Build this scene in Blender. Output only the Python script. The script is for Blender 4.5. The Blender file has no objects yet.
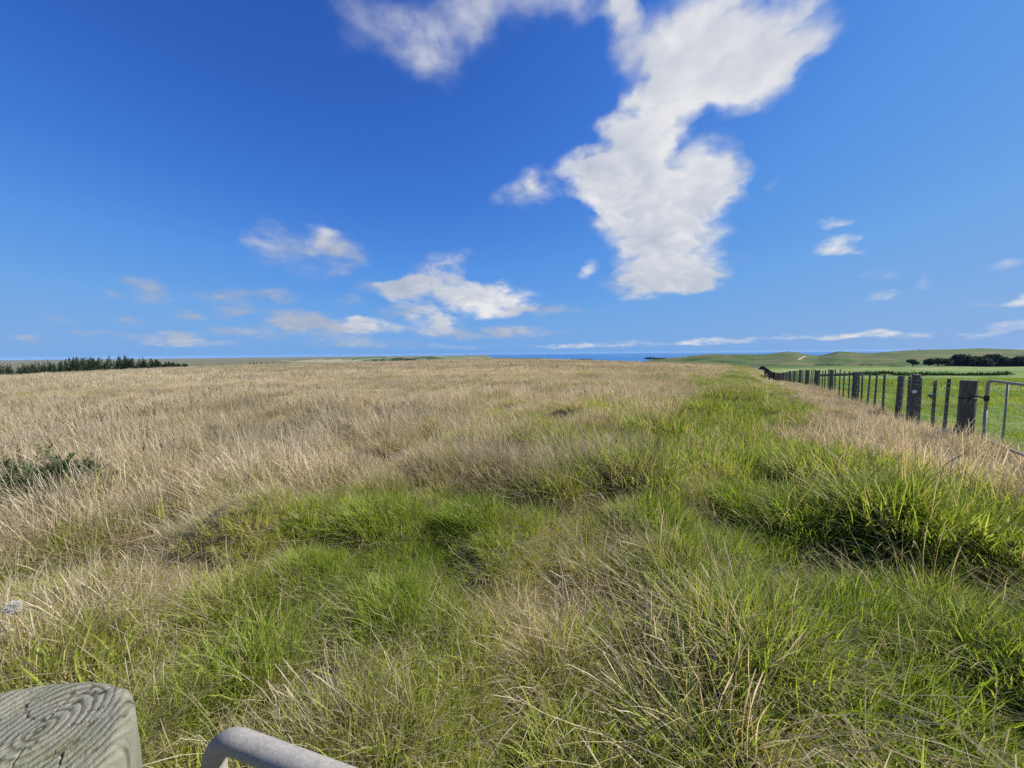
import bpy, bmesh, math, random
import numpy as np
from mathutils import Vector, Matrix, Euler

random.seed(7)
rng = np.random.default_rng(11)
S = bpy.context.scene
COL = S.collection

# ------------------------------------------------------------------ camera
F = 385.0
EYE = np.array([0.0, 0.0, 1.65])
PITCH, ROLL = math.radians(4.56), math.radians(-0.527)
ROT = Matrix.Rotation(math.radians(90) - PITCH, 3, 'X') @ Matrix.Rotation(ROLL, 3, 'Z')
RN = np.array(ROT)
cam_d = bpy.data.cameras.new('camera')
cam_d.sensor_width = 36
cam_d.lens = F / 1024 * 36
cam_d.clip_start = 0.02
cam_d.clip_end = 80000
cam = bpy.data.objects.new('camera', cam_d)
COL.objects.link(cam)
cam.matrix_world = Matrix.Translation(Vector(EYE)) @ ROT.to_4x4()
S.camera = cam


def ray(px, py):
    return RN @ np.array([(px - 512) / F, (384 - py) / F, -1.0])


def at_depth(px, py, Y):
    r = ray(px, py)
    return EYE + r * (Y / r[1])


# ------------------------------------------------------------------ tags
def tag(o, label=None, cat=None, group=None, kind=None):
    if label: o['label'] = label
    if cat: o['category'] = cat
    if group: o['group'] = group
    if kind: o['kind'] = kind
    return o


def empty(name, loc=(0, 0, 0), rz=0.0):
    o = bpy.data.objects.new(name, None)
    o.empty_display_size = 0.3
    o.location = loc
    o.rotation_euler = (0, 0, rz)
    COL.objects.link(o)
    return o


def copy_tree(o, parent=None):
    c = o.copy()
    COL.objects.link(c)
    c.parent = parent
    for ch in list(o.children):
        copy_tree(ch, c)
    return c


# ------------------------------------------------------------------ numpy noise
_perm = rng.random((256, 256))


def vnoise(x, y):
    xi = np.floor(x).astype(int); yi = np.floor(y).astype(int)
    fx = x - xi; fy = y - yi
    fx = fx * fx * fx * (fx * (fx * 6 - 15) + 10); fy = fy * fy * fy * (fy * (fy * 6 - 15) + 10)
    a = _perm[xi & 255, yi & 255]; b = _perm[(xi + 1) & 255, yi & 255]
    c = _perm[xi & 255, (yi + 1) & 255]; d = _perm[(xi + 1) & 255, (yi + 1) & 255]
    return (a * (1 - fx) + b * fx) * (1 - fy) + (c * (1 - fx) + d * fx) * fy


def fbm(x, y, sc, octs=4, ox=0.0, gain=0.5):
    x = np.asarray(x, float) / sc + ox; y = np.asarray(y, float) / sc + ox * 1.7
    t = 0.0; amp = 1.0; tot = 0.0
    for k in range(octs):
        t = t + amp * vnoise(x, y); tot += amp
        x, y = 0.8 * x * 2.03 - 0.6 * y * 2.03 + 17.3, 0.6 * x * 2.03 + 0.8 * y * 2.03 + 5.1
        amp *= gain
    return t / tot - 0.5          # about -0.35..0.35


def sstep(a, b, x):
    t = np.clip((x - a) / (b - a), 0, 1)
    return t * t * (3 - 2 * t)


# ------------------------------------------------------------------ terrain
FL0, FLS = 3.82, 0.63                     # fence line  X = FL0 + FLS*Y


def fence_side(X, Y):
    return (X - (FL0 + FLS * Y)) / math.sqrt(1 + FLS * FLS)


def horizon_y(px):
    return 353.3 - 0.0092 * (px - 512)


EDGE = [(-200, 378), (0, 375.0), (60, 372), (100, 370), (190, 366.4), (300, 363), (400, 360.6), (500, 358.2), (560, 359.2), (600, 360.2), (640, 361.8),
        (700, 363.8), (760, 366), (775, 367)]
SKY = [(560, 366), (600, 362), (640, 359.4), (655, 358.3), (680, 357.3), (710, 355), (730, 355.2), (745, 354), (760, 354.3), (773, 353.4),
       (783, 351.9), (795, 352.1), (806, 355), (818, 356.3), (826, 355), (838, 352.2), (850, 352.2), (862, 353), (875, 352.6),
       (890, 351.3), (910, 350.0), (925, 349.6), (950, 349.8), (985, 350.3), (1005, 350.8), (1024, 350.4), (1200, 349)]
PY = [0, 6, 10, 14.5, 18.7, 28, 40, 60, 80, 110, 150, 190, 240, 300]
PZ = [0, -.03, -.17, -.28, -.43, -.86, -1.6, -3.1, -4.3, -4.9, -5.5, -7.2, -9.5, -10.5]

NT, NR = 700, 420
TH = np.linspace(math.radians(-72), math.radians(72), NT)
LR = np.linspace(0.0, math.log(6001.0), NR)


def build_table():
    Z = np.zeros((NT, NR))
    for i, th in enumerate(TH):
        s = math.tan(th)
        px = 512 + F * s * math.cos(0)
        px = max(-400, min(1300, px))
        Y = (np.exp(LR) - 1) * math.cos(th)
        h = horizon_y(px)
        m = max((np.interp(px, [e[0] for e in EDGE], [e[1] for e in EDGE]) - h) / F, 0.006)
        a = m * m / (4 * (1.65 - 0.30))
        left = -58 * (1 - np.exp(-a * Y * Y / 58)) - 16 * sstep(2500, 5200, Y) * sstep(470, 560, px)
        past = np.interp(Y, PY, PZ)
        wl = sstep(745, 768, px)
        near = left * (1 - wl) + past * wl
        # hill country on the right
        wr = sstep(585, 665, px)
        ys = np.interp(px, [e[0] for e in SKY], [e[1] for e in SKY])
        zs = 1.65 - (ys - h) * 800 / F
        t = np.clip((Y - 300) / 500, 0, 1)
        hill = -10.5 + (zs + 10.5) * (0.55 * t + 0.45 * sstep(0, 1, t))
        hill = np.where(Y > 800, zs - 85 * sstep(780, 1500, Y), hill)
        near_r = np.where(Y < 200, near, np.maximum(near, -10.5))
        k = sstep(200, 330, Y)
        right = near_r * (1 - k) + hill * k
        Z[i] = near * (1 - wr) + right * wr
    # blur
    for _ in range(3):
        Z[:, 1:-1] = 0.25 * Z[:, :-2] + 0.5 * Z[:, 1:-1] + 0.25 * Z[:, 2:]
    far = sstep(5.6, 6.2, LR)[None, :]
    B = Z.copy()
    for _ in range(14):
        B[1:-1] = 0.25 * B[:-2] + 0.5 * B[1:-1] + 0.25 * B[2:]
    return Z * far + B * (1 - far)


ZT = build_table()
# explicit tussock humps and hollows  (x, y, rx, ry, height)
MOUNDS = [(3.35, 3.2, .62, .42, .46), (4.3, 3.3, .5, .4, .18), (2.8, 2.55, .6, .35, -.16), (3.9, 4.55, .6, .35, .34), (1.15, 2.85, .4, .4, .26), (.70, 2.35, .4, .3, -.14),
          (1.25, 4.35, .45, .35, .3), (-.62, 4.75, .45, .35, .3), (-1.2, 4.2, .4, .3, -.06), (2.9, 7.4, .7, .5, .26), (3.9, 5.3, .6, .4, .14),
          (.05, 2.85, .3, .3, .1), (-2.3, 3.2, .5, .4, .14), (4.6, 9.5, .8, .5, .25), (6.0, 8.2, .9, .6, .2), (1.2, 9.3, .9, .5, .22), (-3.5, 6.2, .7, .5, .15),
          (2.2, 1.9, .5, .3, .10), (5.2, 5.7, .6, .6, .18), (6.9, 12, 1.0, .7, .3), (2.4, 11.5, 1.0, .6, .22), (7.2, 9.0, .7, .9, .2)]


_tr = np.random.default_rng(23)
TUSS = []
while len(TUSS) < 300:
    r_ = 1.3 + 13 * _tr.random() ** .8; a_ = math.radians(_tr.uniform(-64, 64))
    x_, y_ = r_ * math.sin(a_), r_ * math.cos(a_)
    if (x_ - FL0 - FLS * y_) > -.6: continue
    if any((x_ - t[0]) ** 2 + (y_ - t[1]) ** 2 < (.42 + .025 * r_) ** 2 for t in TUSS): continue
    q_ = _tr.random()
    TUSS.append((x_, y_, (.15 + .17 * q_) * (1 + .03 * r_), (.05 + .15 * q_ * q_ + .006 * r_) * (1 if r_ < 8 else .65)))


def tussock(X, Y):
    """0 in the hollows .. 1 on a tussock, and the height it lifts the ground"""
    X = np.asarray(X, float); Y = np.asarray(Y, float)
    sh = X.shape; x = X.ravel(); y = Y.ravel()
    k = np.zeros(x.shape); h = np.zeros(x.shape)
    idx = np.nonzero(np.hypot(x, y) < 17)[0]
    xs, ys = x[idx], y[idx]; kk = np.zeros(len(idx)); hh = np.zeros(len(idx))
    for (tx, ty, tr, th_) in TUSS:
        m = np.nonzero((np.abs(xs - tx) < 2.2 * tr) & (np.abs(ys - ty) < 2.2 * tr))[0]
        if not len(m): continue
        q = ((xs[m] - tx) ** 2 + (ys[m] - ty) ** 2) / (tr * tr)
        g = np.exp(-(q ** 1.6))
        kk[m] = np.maximum(kk[m], g); hh[m] = np.maximum(hh[m], th_ * g)
    k[idx] = kk; h[idx] = hh
    return k.reshape(sh), h.reshape(sh)


def terrain(X, Y, micro=True):
    X = np.asarray(X, float); Y = np.asarray(Y, float)
    r = np.hypot(X, Y)
    th = np.clip(np.arctan2(X, Y), TH[0], TH[-1])
    u = (th - TH[0]) / (TH[-1] - TH[0]) * (NT - 1)
    v = np.log1p(np.clip(r, 0, 5999)) / LR[-1] * (NR - 1)
    i = np.clip(u.astype(int), 0, NT - 2); j = np.clip(v.astype(int), 0, NR - 2)
    fu = u - i; fv = v - j
    z = (ZT[i, j] * (1 - fu) + ZT[i + 1, j] * fu) * (1 - fv) + (ZT[i, j + 1] * (1 - fu) + ZT[i + 1, j + 1] * fu) * fv
    back = sstep(-2, 1.5, Y)                      # behind the camera the land is level
    z = z * np.where(r < 60, 1, back)
    side = fence_side(X, Y)
    rough = 1 - sstep(0.2, 1.6, side)
    rough_r = np.maximum(rough, 0.22)
    if micro:
        amp = sstep(0.3, 1.4, r) * (1 - 0.75 * sstep(25, 120, r))
        z = z + amp * rough_r * (0.40 * fbm(X, Y, 1.7, 3, 3.1) + 0.20 * fbm(X, Y, .55, 2, 9.7))
        z = z + tussock(X, Y)[1]
        for (mx, my, rx, ry, hh) in MOUNDS:
            q = ((X - mx) / rx) ** 2 + ((Y - my) / ry) ** 2
            z = z + hh * np.exp(-q * 1.2)
    z = z + 1.1 * sstep(30, 120, r) * fbm(X, Y, 40, 3, 1.3) * (0.25 + 0.75 * sstep(250, 500, r))
    z = z + 5.0 * sstep(330, 480, r) * (1 - sstep(650, 770, Y)) * fbm(X, Y, 48, 3, 2.9) * sstep(0.2, .5, X / np.maximum(Y, 1))
    z = z + 15.0 * sstep(330, 520, r) * (1 - sstep(690, 800, Y)) * fbm(X, Y, 120, 4, 5.9) * sstep(0.2, .5, X / np.maximum(Y, 1))
    # a bank along the far side of the paddock, its cut face towards the gate
    bx = X / np.maximum(Y, 1)
    bank_y = 92 + 10 * fbm(X, Y * 0, 30, 3, 2.2)
    w = sstep(.78, .92, bx) * sstep(40, 60, r)
    z = z + w * 0.75 * sstep(bank_y - 1.2, bank_y + .6, Y) * (1 - sstep(bank_y + 4, bank_y + 45, Y))
    return z


def zone_dry(X, Y):
    """how far the sward has dried off: 0 lush green .. 1 straw"""
    X = np.asarray(X, float); Y = np.asarray(Y, float)
    r = np.hypot(X, Y)
    side = fence_side(X, Y)

    def g(x, y, rx, ry):
        return np.exp(-(((X - x) / rx) ** 2 + ((Y - y) / ry) ** 2))
    near_ = sstep(5.5, 14, r) * sstep(-.5, 2, X) + sstep(3.2, 8.5, r) * (1 - sstep(-.5, 2, X))
    d = 0.53 + 0.31 * near_
    d = d + 0.16 * sstep(-1.2, -3.5, X) * (r < 60)
    d = d - 0.42 * g(-1.25, 2.55, 1.0, .75) - .2 * g(-.5, 3.2, .9, .5)
    lane = X - (.75 + .56 * Y)                     # greener strip that runs up beside the fence
    d = d - 0.70 * np.exp(-(lane / (1.5 + .085 * Y)) ** 2) * sstep(1.8, 3.6, Y) * (1 - .7 * sstep(20, 40, Y))
    d = d - .2 * g(1.7, 1.8, 1.2, .6) - 0.2 * g(2.9, 2.9, 1.5, 1.2) - .22 * g(1.0, 1.6, 1.3, .7) - .25 * g(2.4, 9.6, 2.0, 1.2) - .2 * g(3.2, 12.5, 3, 1.5) - .18 * g(1.6, 7.6, 1.8, 1.6) - .2 * g(-.5, 8.5, 2.0, .9)
    bw_ = 1.2 - .5 * sstep(6.5, 10, Y)
    d = d + 0.8 * np.exp(-((side + .5 + .6 * bw_) / bw_) ** 2) * sstep(3, 5.5, Y) * (side < .4)
    d = d + 0.35 * g(1.75, 3.9, .8, .7) + .35 * g(5.3, 6.3, 1.3, 1.0) + .35 * g(-.3, 4.9, 1.0, .8) + .5 * g(-2.7, 2.5, .9, .8) + .2 * g(-1.6, 5.3, 1.6, 1.2) + .25 * g(.2, 2.3, .35, .3)
    d = d + 1.0 * fbm(X, Y, 1.3, 4, 6.6) + 0.55 * fbm(X, Y * 1.8, 9, 4, 8.8)
    past = sstep(-.1, .5, side)
    dp = 0.33 + 0.9 * fbm(X, Y, 5, 4, 4.4) + .18 * sstep(100, 112, Y) * (1 - sstep(200, 240, Y))
    return np.clip(d * (1 - past) + dp * past, 0, 1)


# ------------------------------------------------------------------ node helpers
def mat(name):
    m = bpy.data.materials.new(name)
    m.use_nodes = True
    nt = m.node_tree
    nt.nodes.clear()
    out = nt.nodes.new('ShaderNodeOutputMaterial')
    return m, nt, out


def N(nt, typ, **kw):
    n = nt.nodes.new(typ)
    for k, v in kw.items():
        if k.startswith('i_'):
            n.inputs[k[2:].replace('_', ' ')].default_value = v
        elif k.startswith('n_'):
            n.inputs[int(k[2:])].default_value = v
        else:
            setattr(n, k, v)
    return n


def ramp(nt, stops, interp='LINEAR'):
    n = nt.nodes.new('ShaderNodeValToRGB')
    cr = n.color_ramp
    cr.interpolation = interp
    while len(cr.elements) > 1:
        cr.elements.remove(cr.elements[0])
    cr.elements[0].position = stops[0][0]
    cr.elements[0].color = (*stops[0][1], 1)
    for p, c in stops[1:]:
        e = cr.elements.new(p)
        e.color = (*c, 1)
    return n


def math_n(nt, op, a, b=None, c=None, clamp=False):
    n = nt.nodes.new('ShaderNodeMath')
    n.operation = op
    n.use_clamp = clamp
    for k, v in enumerate((a, b, c)):
        if v is None: continue
        if isinstance(v, (int, float)): n.inputs[k].default_value = v
        else: nt.links.new(v, n.inputs[k])
    return n.outputs[0]


def mixc(nt, fac, a, b, blend='MIX'):
    n = nt.nodes.new('ShaderNodeMix')
    n.data_type = 'RGBA'
    n.blend_type = blend
    for idx, v in ((0, fac), (6, a), (7, b)):
        if isinstance(v, (int, float)): n.inputs[idx].default_value = v
        elif isinstance(v, tuple): n.inputs[idx].default_value = (*v, 1) if len(v) == 3 else v
        else: nt.links.new(v, n.inputs[idx])
    return n.outputs[2]


def noise(nt, scale, detail=5, rough=.55, vec=None, dist=0.0, dim='3D'):
    n = N(nt, 'ShaderNodeTexNoise')
    n.inputs['Scale'].default_value = scale
    n.inputs['Detail'].default_value = detail
    n.inputs['Roughness'].default_value = rough
    n.inputs['Distortion'].default_value = dist
    if vec is not None: nt.links.new(vec, n.inputs['Vector'])
    return n


# ------------------------------------------------------------------ grass material
def grass_material():
    m, nt, out = mat('grass_blade')
    L = nt.links.new
    a_dry = N(nt, 'ShaderNodeAttribute', attribute_name='bdry')
    a_rnd = N(nt, 'ShaderNodeAttribute', attribute_name='brnd')
    a_t = N(nt, 'ShaderNodeAttribute', attribute_name='bt')
    def both(nm):
        a = N(nt, 'ShaderNodeAttribute', attribute_name=nm, attribute_type='INSTANCER').outputs['Fac']
        b = N(nt, 'ShaderNodeAttribute', attribute_name=nm).outputs['Fac']
        return math_n(nt, 'ADD', a, b)
    i_dry, i_ton = both('idry'), both('itone')
    d = math_n(nt, 'MULTIPLY_ADD', math_n(nt, 'SUBTRACT', i_dry, .42), .6, a_dry.outputs['Fac'], clamp=True)
    root = math_n(nt, 'MULTIPLY_ADD', a_t.outputs['Fac'], -1.6, .22)
    d = math_n(nt, 'ADD', d, math_n(nt, 'MAXIMUM', root, 0.0), clamp=True)
    cr = ramp(nt, [(0, (.165, .232, .034)), (.25, (.245, .295, .05)), (.45, (.315, .32, .085)), (.62, (.355, .31, .14)),
                   (.8, (.385, .328, .20)), (1, (.475, .415, .285))])
    L(d, cr.inputs[0])
    v = math_n(nt, 'MULTIPLY_ADD', a_rnd.outputs['Fac'], .6, .68)
    v = math_n(nt, 'MULTIPLY', v, math_n(nt, 'MULTIPLY_ADD', i_ton, .62, .69))
    hsv = N(nt, 'ShaderNodeHueSaturation')
    L(cr.outputs[0], hsv.inputs['Color']); L(v, hsv.inputs['Value'])
    L(math_n(nt, 'MULTIPLY_ADD', i_ton, -.016, .508), hsv.inputs['Hue'])
    dif = N(nt, 'ShaderNodeBsdfDiffuse'); trn = N(nt, 'ShaderNodeBsdfTranslucent')
    L(hsv.outputs[0], dif.inputs[0])
    tint = mixc(nt, d, (1.6, 1.55, .75), (1.12, 1.0, .8))
    tc = mixc(nt, 1.0, hsv.outputs[0], tint, 'MULTIPLY')
    L(tc, trn.inputs[0])
    mx = N(nt, 'ShaderNodeMixShader'); mx.inputs[0].default_value = .48
    L(dif.outputs[0], mx.inputs[1]); L(trn.outputs[0], mx.inputs[2])
    gl = N(nt, 'ShaderNodeBsdfGlossy'); gl.inputs['Roughness'].default_value = .5
    gl.inputs['Color'].default_value = (1, 1, .95, 1)
    fr = N(nt, 'ShaderNodeFresnel'); fr.inputs[0].default_value = 1.33
    mx2 = N(nt, 'ShaderNodeMixShader')
    L(math_n(nt, 'MINIMUM', math_n(nt, 'MULTIPLY', fr.outputs[0], .05), .01), mx2.inputs[0])
    L(mx.outputs[0], mx2.inputs[1]); L(gl.outputs[0], mx2.inputs[2])
    L(mx2.outputs[0], out.inputs[0])
    return m


M_GRASS = grass_material()


def simple_mat(name, stops, scale, rough=.8, bump=.0, stretch=None, detail=6, spec=.3):
    m, nt, out = mat(name)
    L = nt.links.new
    tc = N(nt, 'ShaderNodeTexCoord')
    vec = tc.outputs['Object']
    if stretch:
        mp = N(nt, 'ShaderNodeMapping'); mp.inputs['Scale'].default_value = stretch
        L(vec, mp.inputs[0]); vec = mp.outputs[0]
    nz = noise(nt, scale, detail, .62, vec)
    cr = ramp(nt, stops)
    L(nz.outputs[0], cr.inputs[0])
    b = N(nt, 'ShaderNodeBsdfPrincipled')
    b.inputs['Roughness'].default_value = rough
    b.inputs['Specular IOR Level'].default_value = spec
    L(cr.outputs[0], b.inputs['Base Color'])
    if bump:
        bp = N(nt, 'ShaderNodeBump'); bp.inputs['Strength'].default_value = bump; bp.inputs['Distance'].default_value = .02
        L(nz.outputs[0], bp.inputs['Height']); L(bp.outputs[0], b.inputs['Normal'])
    L(b.outputs[0], out.inputs[0])
    return m


# ------------------------------------------------------------------ mesh helpers
def mesh_np(name, V, Fq, material=None, parent=None, smooth=False, attrs=None, link=True):
    """V (n,3); Fq (m,4) or (m,3) arrays or list of lists"""
    me = bpy.data.meshes.new(name)
    V = np.asarray(V, np.float32)
    if isinstance(Fq, np.ndarray):
        k = Fq.shape[1]
        me.vertices.add(len(V)); me.vertices.foreach_set('co', V.ravel())
        me.loops.add(Fq.size); me.loops.foreach_set('vertex_index', Fq.astype(np.int32).ravel())
        me.polygons.add(len(Fq)); me.polygons.foreach_set('loop_start', np.arange(0, Fq.size, k, dtype=np.int32))
        me.update(calc_edges=True)
    else:
        me.from_pydata([tuple(map(float, v)) for v in V], [], Fq)
    me.validate()
    if attrs:
        for nme, arr in attrs.items():
            at = me.attributes.new(nme, 'FLOAT', 'POINT')
            at.data.foreach_set('value', np.asarray(arr, np.float32))
    if material: me.materials.append(material)
    if smooth:
        me.polygons.foreach_set('use_smooth', np.ones(len(me.polygons), bool))
    me.update()
    o = bpy.data.objects.new(name, me)
    if link: COL.objects.link(o)
    if parent: o.parent = parent
    return o


class MB:
    def __init__(self): self.v = []; self.f = []

    def add(self, V, Fs):
        n = len(self.v)
        self.v.extend([tuple(map(float, p)) for p in V])
        self.f.extend([[i + n for i in f] for f in Fs])

    def tube(self, pts, radii, seg=10, caps=True):
        pts = [Vector(p) for p in pts]
        if isinstance(radii, (int, float)): radii = [radii] * len(pts)
        V = []; up = None
        for i, p in enumerate(pts):
            if i == 0: t = pts[1] - p
            elif i == len(pts) - 1: t = p - pts[i - 1]
            else: t = (pts[i + 1] - p).normalized() + (p - pts[i - 1]).normalized()
            t.normalize()
            if up is None:
                a = Vector((0, 0, 1)) if abs(t.z) < .9 else Vector((1, 0, 0))
                up = (a - t * a.dot(t)).normalized()
            else:
                up = (up - t * up.dot(t)).normalized()
            s = t.cross(up)
            for k in range(seg):
                an = 2 * math.pi * k / seg
                V.append(p + (up * math.cos(an) + s * math.sin(an)) * radii[i])
        Fs = []
        for i in range(len(pts) - 1):
            for k in range(seg):
                Fs.append([i * seg + k, i * seg + (k + 1) % seg, (i + 1) * seg + (k + 1) % seg, (i + 1) * seg + k])
        if caps:
            Fs.append(list(range(seg))[::-1]); Fs.append([(len(pts) - 1) * seg + k for k in range(seg)])
        self.add(V, Fs)

    def box(self, c, s, M=None):
        x, y, z = s[0] / 2, s[1] / 2, s[2] / 2
        V = [Vector((a, b, d)) for d in (-z, z) for a, b in ((-x, -y), (x, -y), (x, y), (-x, y))]
        if M: V = [M @ v for v in V]
        V = [v + Vector(c) for v in V]
        self.add(V, [[3, 2, 1, 0], [4, 5, 6, 7], [0, 1, 5, 4], [1, 2, 6, 5], [2, 3, 7, 6], [3, 0, 4, 7]])

    def build(self, name, material, parent=None, smooth=False, bevel=0):
        o = mesh_np(name, self.v, self.f, material, parent, smooth)
        if bevel:
            bm = bmesh.new(); bm.from_mesh(o.data)
            bmesh.ops.bevel(bm, geom=list(bm.edges), offset=bevel, segments=2, affect='EDGES', profile=.6)
            bm.to_mesh(o.data); bm.free()
        return o


# ------------------------------------------------------------------ ground sheet
def build_ground():
    a = np.concatenate([np.linspace(-180, -80, 40, endpoint=False), np.linspace(-80, -62, 50, endpoint=False), np.linspace(-62, 62, 1000, endpoint=False), np.linspace(62, 80, 50, endpoint=False),
                        np.linspace(80, 180, 40, endpoint=False)])
    th = np.radians(a)
    r = np.concatenate([np.exp(np.linspace(math.log(.25), math.log(15000), 660))])
    nt_, nr_ = len(th), len(r)
    T, R = np.meshgrid(th, r, indexing='ij')
    X = R * np.sin(T); Y = R * np.cos(T)
    Z = terrain(X, Y)
    V = np.stack([X, Y, Z], -1).reshape(-1, 3)
    z0 = float(terrain(np.array([0.]), np.array([0.]))[0])
    V = np.vstack([V, [[0, 0, z0]]])
    i = np.arange(nt_)[:, None]; j = np.arange(nr_ - 1)[None, :]
    i2 = (i + 1) % nt_
    q = np.stack([i * nr_ + j, i * nr_ + j + 1, i2 * nr_ + j + 1, i2 * nr_ + j], -1).reshape(-1, 4)
    c = len(V) - 1
    ii = np.arange(nt_)
    cen = np.stack([np.full(nt_, c), ii * nr_, ((ii + 1) % nt_) * nr_, ((ii + 1) % nt_) * nr_], -1)
    # centre fan made of quads on a hub ring would overlap; use triangles through pydata-free path
    dry = np.append(zone_dry(X, Y).ravel(), .4)
    rr = np.append(R.ravel(), 0)
    side = np.append(fence_side(X, Y).ravel(), -3)
    hill = np.append(np.maximum(sstep(230, 330, Y) * sstep(.2, .34, X / np.maximum(Y, 1)), .42 * sstep(300, 420, R)).ravel(), 0)
    # pale farm track over the knoll
    o = mesh_np('ground', V, q, None, smooth=True, attrs={'dry': dry, 'pasture': sstep(-.1, .6, side), 'hill': hill})
    bm = bmesh.new(); bm.from_mesh(o.data); bm.verts.ensure_lookup_table()
    for k in range(nt_):
        bm.faces.new((bm.verts[c], bm.verts[((k + 1) % nt_) * nr_], bm.verts[k * nr_])).smooth = True
    bmesh.ops.recalc_face_normals(bm, faces=bm.faces[:])
    bm.to_mesh(o.data); bm.free()
    if o.data.polygons[1000].normal.z < 0: o.data.flip_normals()
    m, nt, out = mat('ground_sward')
    L = nt.links.new
    geo = N(nt, 'ShaderNodeNewGeometry')
    P = geo.outputs['Position']
    ad = N(nt, 'ShaderNodeAttribute', attribute_name='dry').outputs['Fac']
    ap = N(nt, 'ShaderNodeAttribute', attribute_name='pasture').outputs['Fac']
    ah = N(nt, 'ShaderNodeAttribute', attribute_name='hill').outputs['Fac']
    n1 = noise(nt, 9, 6, .7, P); n2 = noise(nt, .35, 6, .65, P); n3 = noise(nt, .012, 5, .6, P); n4 = noise(nt, .045, 6, .7, P)
    d = math_n(nt, 'ADD', ad, math_n(nt, 'MULTIPLY_ADD', n1.outputs[0], .5, -.25))
    d = math_n(nt, 'ADD', d, math_n(nt, 'MULTIPLY_ADD', n2.outputs[0], .5, -.25), clamp=True)
    rough_c = ramp(nt, [(0, (.04, .06, .016)), (.4, (.07, .08, .026)), (.7, (.13, .105, .052)), (1, (.2, .16, .09))])
    L(d, rough_c.inputs[0])
    past_c = ramp(nt, [(0, (.055, .115, .022)), (.35, (.085, .15, .03)), (.6, (.16, .19, .06)), (1, (.27, .24, .13))])
    L(d, past_c.inputs[0])
    c1 = mixc(nt, ap, rough_c.outputs[0], past_c.outputs[0])
    hc = ramp(nt, [(.2, (.018, .034, .01)), (.36, (.034, .066, .015)), (.5, (.055, .09, .023)), (.64, (.08, .082, .036)), (.8, (.125, .108, .058))])
    hn = math_n(nt, 'ADD', math_n(nt, 'MULTIPLY', n3.outputs[0], .55), math_n(nt, 'MULTIPLY', n4.outputs[0], .45))
    hn = math_n(nt, 'MULTIPLY_ADD', math_n(nt, 'SUBTRACT', hn, .5), 2.6, .5)
    L(hn, hc.inputs[0])
    c2 = mixc(nt, ah, c1, hc.outputs[0])
    b = N(nt, 'ShaderNodeBsdfPrincipled'); b.inputs['Roughness'].default_value = .95
    b.inputs['Specular IOR Level'].default_value = .1
    L(c2, b.inputs['Base Color'])
    bp = N(nt, 'ShaderNodeBump'); bp.inputs['Strength'].default_value = .7; bp.inputs['Distance'].default_value = .05
    L(n1.outputs[0], bp.inputs['Height']); L(bp.outputs[0], b.inputs['Normal'])
    L(b.outputs[0], out.inputs[0])
    o.data.materials.append(m)
    tag(o, 'rough grassy ground sloping away into paddocks and green hills', 'ground', kind='structure')
    return o


build_ground()

# ------------------------------------------------------------------ tufts
PROTO = {}


def tuft_mesh(name, groups, r=None):
    """groups: list of dict(n, rad, h, w, tilt, bend, dry, seed, lean, seg)"""
    rg = r or rng
    Vs = []; Fs = []; A = {'bdry': [], 'brnd': [], 'bt': []}; nv = 0
    for g in groups:
        for _ in range(g['n']):
            seg = g.get('seg', 5)
            rr = g['rad'] * math.sqrt(rg.random()); an = rg.uniform(0, 2 * math.pi)
            base = np.array([rr * math.cos(an), rr * math.sin(an), -0.03])
            az = an + rg.normal(0, .9)
            H = rg.uniform(*g['h']); W = rg.uniform(*g['w'])
            th0 = rg.uniform(*g['tilt']); bend = rg.uniform(*g['bend'])
            kink = rg.random() < g.get('kink', 0); kt = rg.uniform(.35, .75)
            dry = np.clip(rg.normal(*g['dry']), 0, 1); rnd = rg.random()
            tw = rg.uniform(-.7, .7)
            p = base.copy(); pts = [p.copy()]
            for s in range(seg):
                t = (s + .5) / seg
                th = th0 + bend * t ** 1.4 + (1.1 if kink and t > kt else 0)
                az2 = az + g.get('wig', .25) * (rg.random() - .5)
                p = p + H / seg * np.array([math.sin(th) * math.cos(az2), math.sin(th) * math.sin(az2), math.cos(th)])
                pts.append(p.copy())
            side = np.array([-math.sin(az + tw), math.cos(az + tw), 0.0])
            seed = rg.random() < g.get('seed', 0)
            for s, q in enumerate(pts):
                t = s / seg
                w = W * (1 - .85 * t ** 1.6) if not seed else W * .75
                if seed and t > .72: w = W * g.get('sw', 3.0) * (1 - .6 * abs(t - .86) / .14)
                Vs.append(q - side * w / 2); Vs.append(q + side * w / 2)
                dd = dry if not (seed and t > .72) else min(1, dry + .1)
                A['bdry'] += [dd, dd]; A['brnd'] += [rnd, rnd]; A['bt'] += [t, t]
            for s in range(seg):
                Fs.append([nv + 2 * s, nv + 2 * s + 1, nv + 2 * s + 3, nv + 2 * s + 2])
            nv += 2 * (seg + 1)
    return mesh_np(name, np.array(Vs), np.array(Fs), M_GRASS, attrs=A, link=False)


def protos(key, count, groups):
    c = bpy.data.collections.new('tufts_' + key)
    for k in range(count):
        c.objects.link(tuft_mesh('%s_tuft' % key, groups))
    PROTO[key] = (c, count)


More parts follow.
